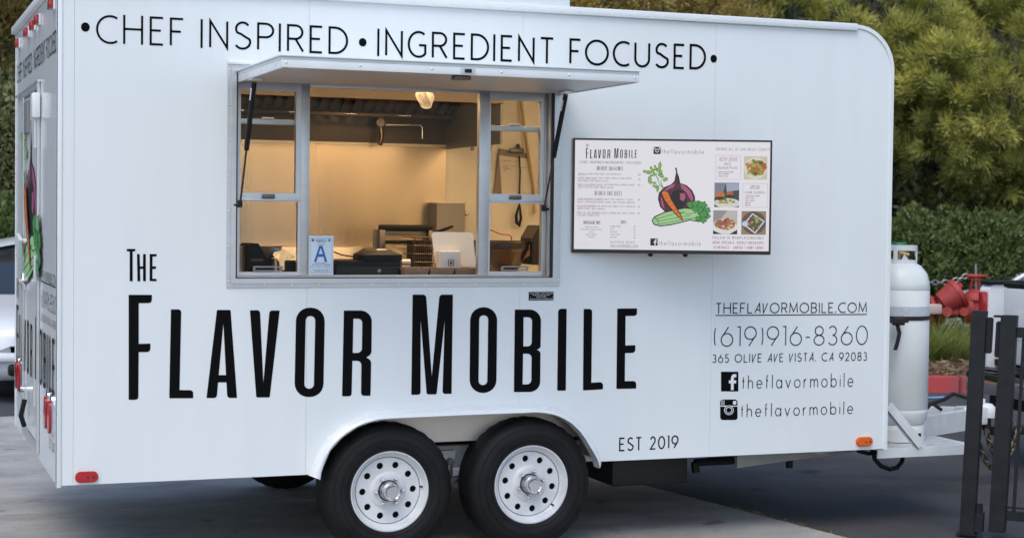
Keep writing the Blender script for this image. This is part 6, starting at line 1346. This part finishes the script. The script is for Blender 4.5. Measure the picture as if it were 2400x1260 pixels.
MIDL = leaf_mat('sage_shrub_leaf', (.075, .095, .04), (.42, .44, .19), .35)
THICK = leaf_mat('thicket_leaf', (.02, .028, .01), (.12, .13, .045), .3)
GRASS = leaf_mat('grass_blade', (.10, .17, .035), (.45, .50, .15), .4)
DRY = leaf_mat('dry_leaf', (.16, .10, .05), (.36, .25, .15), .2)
def limb(mb, p0, p1, r0, r1, wob=.12, n=7):
    p0, p1 = Vector(p0), Vector(p1); L = (p1-p0).length; ph = random.random()*6
    pts = [p0.lerp(p1, i/n)+Vector((math.sin(ph+i*1.3), math.cos(ph*1.7+i*1.1), 0))*wob*L*.12*(i/n)*(1.2-i/n) for i in range(n+1)]
    mb.tube(pts, [r0+(r1-r0)*i/n for i in range(n+1)], 8); return pts
def tuft_tree(name, label, base, cc, radii, ntuft, per, leaf, llen, lwid, mat, tuft_r=.10, trunk_r=.09, group='trees behind the trailer', seed=1, tone_bias=0., droop=0., nlimb=9):
    r_ = np.random.default_rng(seed); random.seed(seed)
    t = thing(name, label, 'tree', tuple(base), 0, group)
    cc = np.array(cc); radii = np.array(radii); tm = MB(); top = cc+np.array([0, 0, radii[2]*.25])
    limb(tm, base, top, trunk_r, trunk_r*.45, .10)
    for k in range(nlimb):
        u = unit(r_.normal(size=3)*np.array([1, 1, .7])); s = .25+.5*r_.random(); st = Vector(base).lerp(Vector(top), .45+.5*r_.random()); en = cc+u*radii*(.75+.2*r_.random())
        limb(tm, st, en, trunk_r*.42, .012, .25)
    tm.build('trunk', BARK, t, 60)
    # clumpy crown: lobes, then tufts on the lobes
    nl = max(10, ntuft//16); lobes = unit(r_.normal(size=(nl, 3)))*radii*(.45+.5*r_.random((nl, 1))**.6)+cc; lr = (.16+.14*r_.random(nl))*radii.mean()
    li = r_.integers(0, nl, ntuft); tu = unit(r_.normal(size=(ntuft, 3))+np.array([0, 0, .35])); tp = lobes[li]+tu*lr[li][:, None]*(.75+.3*r_.random((ntuft, 1)))
    out = unit(tp-cc); axis = unit(out*.5+tu*.6+np.array([0, 0, .55-droop])+r_.normal(size=(ntuft, 3))*.25)
    sun_tone = np.clip(.5+.45*(tp[:, 2]-cc[2])/radii[2]*.5+.35*r_.random(ntuft)+tone_bias, 0, 1)  # higher tufts coloured paler as if sunlit, plus random variation
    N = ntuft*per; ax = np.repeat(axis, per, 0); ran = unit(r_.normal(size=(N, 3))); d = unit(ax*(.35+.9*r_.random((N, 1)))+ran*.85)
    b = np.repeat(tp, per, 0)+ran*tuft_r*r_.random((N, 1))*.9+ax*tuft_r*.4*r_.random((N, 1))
    cosw = (d*ax).sum(1); ag = np.repeat(sun_tone, per)*(.25+.75*np.clip(cosw, 0, 1))+.12*r_.normal(size=N)
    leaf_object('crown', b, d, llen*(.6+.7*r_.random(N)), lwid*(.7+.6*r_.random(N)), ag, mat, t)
    return t
def at_d(px, z, dist):
    p = onD(px, 500, dist); return np.array([p[0], p[1], z])
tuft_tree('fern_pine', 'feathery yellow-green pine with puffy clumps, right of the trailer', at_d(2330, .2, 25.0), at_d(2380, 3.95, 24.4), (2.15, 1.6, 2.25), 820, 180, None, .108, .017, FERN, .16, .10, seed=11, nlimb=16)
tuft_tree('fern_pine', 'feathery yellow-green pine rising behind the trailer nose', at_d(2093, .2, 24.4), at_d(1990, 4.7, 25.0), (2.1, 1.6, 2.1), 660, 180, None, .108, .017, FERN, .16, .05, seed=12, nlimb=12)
tuft_tree('gold_tree', 'pale gold small-leaved tree showing above the roof beside the pole-like trunk', at_d(1364, .2, 20.3), at_d(1520, 5.1, 22.0), (2.2, 1.6, 1.3), 420, 110, None, .085, .03, FERN2, .22, .055, seed=13, tone_bias=.2)
tuft_tree('gold_tree', 'dark tree with gold tips above the trailer rear', at_d(-40, .2, 22), at_d(20, 5.1, 21.5), (2.4, 1.6, 1.55), 420, 110, None, .09, .034, FERN2, .22, .12, seed=14, tone_bias=-.05)
def shrub(label, base, radii, n, mat, llen, lwid, seed, group):
    r_ = np.random.default_rng(seed); random.seed(seed); t = thing('shrub', label, 'shrub', tuple(base), 0, group); radii = np.array(radii); c_ = np.array(base)+np.array([0, 0, radii[2]*.9])
    st = MB()
    for k in range(6): u = unit(r_.normal(size=3)); limb(st, np.array(base)+u*np.array([.12, .12, 0]), c_+u*radii*.7, .03, .008, .3)
    st.build('stem', BARK, t, 60)
    u = unit(r_.normal(size=(n, 3))); lump = 1+.10*np.sin(u[:, 0]*7+seed)*np.cos(u[:, 2]*6)+.07*np.sin(u[:, 1]*13+u[:, 2]*9)
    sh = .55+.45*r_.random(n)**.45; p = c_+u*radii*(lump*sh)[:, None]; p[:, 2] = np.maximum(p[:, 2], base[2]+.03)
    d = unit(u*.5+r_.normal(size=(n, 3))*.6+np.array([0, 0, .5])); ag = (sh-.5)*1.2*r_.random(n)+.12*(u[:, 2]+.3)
    leaf_object('foliage', p, d, llen*(.6+.7*r_.random(n)), lwid*(.7+.6*r_.random(n)), ag, mat, t)
    return t
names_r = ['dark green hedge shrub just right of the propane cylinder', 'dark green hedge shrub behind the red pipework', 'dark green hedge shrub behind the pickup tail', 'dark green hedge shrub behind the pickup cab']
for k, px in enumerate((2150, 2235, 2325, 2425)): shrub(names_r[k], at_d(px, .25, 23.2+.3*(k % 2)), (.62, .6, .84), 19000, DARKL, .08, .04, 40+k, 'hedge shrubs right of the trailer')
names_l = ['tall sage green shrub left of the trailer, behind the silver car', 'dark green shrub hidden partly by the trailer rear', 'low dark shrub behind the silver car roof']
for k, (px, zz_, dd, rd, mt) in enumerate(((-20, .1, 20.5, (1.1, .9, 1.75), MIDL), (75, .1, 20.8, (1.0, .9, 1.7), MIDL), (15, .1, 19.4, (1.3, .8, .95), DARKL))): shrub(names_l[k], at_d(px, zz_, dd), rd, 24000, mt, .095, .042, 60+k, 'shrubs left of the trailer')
# far thicket on the bank
n = 130000; s = rng.uniform(-18, 18, n); tt = 6.0+13*rng.random(n)**1.4; zz_ = -.2+.62*(tt-6)+.5*np.sin(s*.4+tt*.3)+.25*np.sin(s*1.3+tt)
lump = .55+.45*np.sin(s*1.9+tt*.8)*np.cos(tt*1.7+s*.6); p = np.stack([k0.x+kd.x*s+kn.x*tt, k0.y+kd.y*s+kn.y*tt, zz_+rng.random(n)**.7*(.5+1.1*lump)], -1)
d = unit(rng.normal(size=(n, 3))*.8+np.array([-CF[0]*.4, -CF[1]*.4, .5]))
o = leaf_object('thicket', p, d, .19*(.6+.7*rng.random(n)), .085*(.7+.6*rng.random(n)), .5*rng.random(n)*lump+.15*rng.random(n), THICK); props(o, 'dense dark thicket covering the bank behind everything', 'thicket', None, 'stuff')
# grass clumps and litter in the planter
gl = ['grass clump just right of the propane cylinder foot', 'grass clump under the red drain leg', 'tall grass clump between the red pipes', 'grass clump under the red gate valve', 'grass clump beside the black gate post']
for k, px in enumerate((2172, 2196, 2218, 2240, 2262)):
    b0 = at_d(px, .14, 18.3+.35*(k % 3)); t = thing('grass_clump', gl[k], 'grass', tuple(b0), 0, 'grass clumps in the planter')
    n = 480; a = rng.random(n)*6.28; out = np.stack([np.cos(a), np.sin(a), np.zeros(n)], -1); b = b0+out*(.10*rng.random(n))[:, None]
    d = unit(out*(.15+.5*rng.random((n, 1)))+np.array([0, 0, 1.])); L = .32+.42*rng.random(n)
    leaf_object('blades', b, d, L*.55, np.full(n, .012), .7*rng.random(n), GRASS, t)
    b2 = b+d*(L*.30)[:, None]; d2 = unit(d+out*.7*rng.random((n, 1))-np.array([0, 0, .25])); leaf_object('blade_tips', b2, d2, L*.7, np.full(n, .010), .3+.7*rng.random(n), GRASS, t)
n = 5000; s = rng.uniform(-3, 2.2, n); tt = rng.uniform(.16, 1.6, n); p = np.stack([k0.x+kd.x*s+kn.x*tt, k0.y+kd.y*s+kn.y*tt, .15+.06*rng.random(n)+.05*tt], -1)
d = unit(rng.normal(size=(n, 3))*np.array([1, 1, .35])); o = leaf_object('leaf_litter', p, d, .07+.10*rng.random(n), .012+.02*rng.random(n), rng.random(n), DRY); props(o, 'dry brown leaf litter along the red kerb', 'leaf litter', None, 'stuff')
n = 900; yy = rng.uniform(-.5, .9, n); yy = np.where(rng.random(n) < .7, np.round(yy*5)/5+rng.normal(size=n)*.03, yy); p = np.stack([4.20-yy*.157+rng.normal(size=n)*.012, yy, np.full(n, -.008)], -1)
d = unit(rng.normal(size=(n, 3))*.6+np.array([0, 0, .5])); o = leaf_object('edge_weeds', p, d, .012+.022*rng.random(n), .003+.004*rng.random(n), rng.random(n), leaf_mat('weed', (.09, .10, .03), (.25, .22, .10))); props(o, 'sparse weeds along the concrete edge', 'weeds', None, 'stuff')
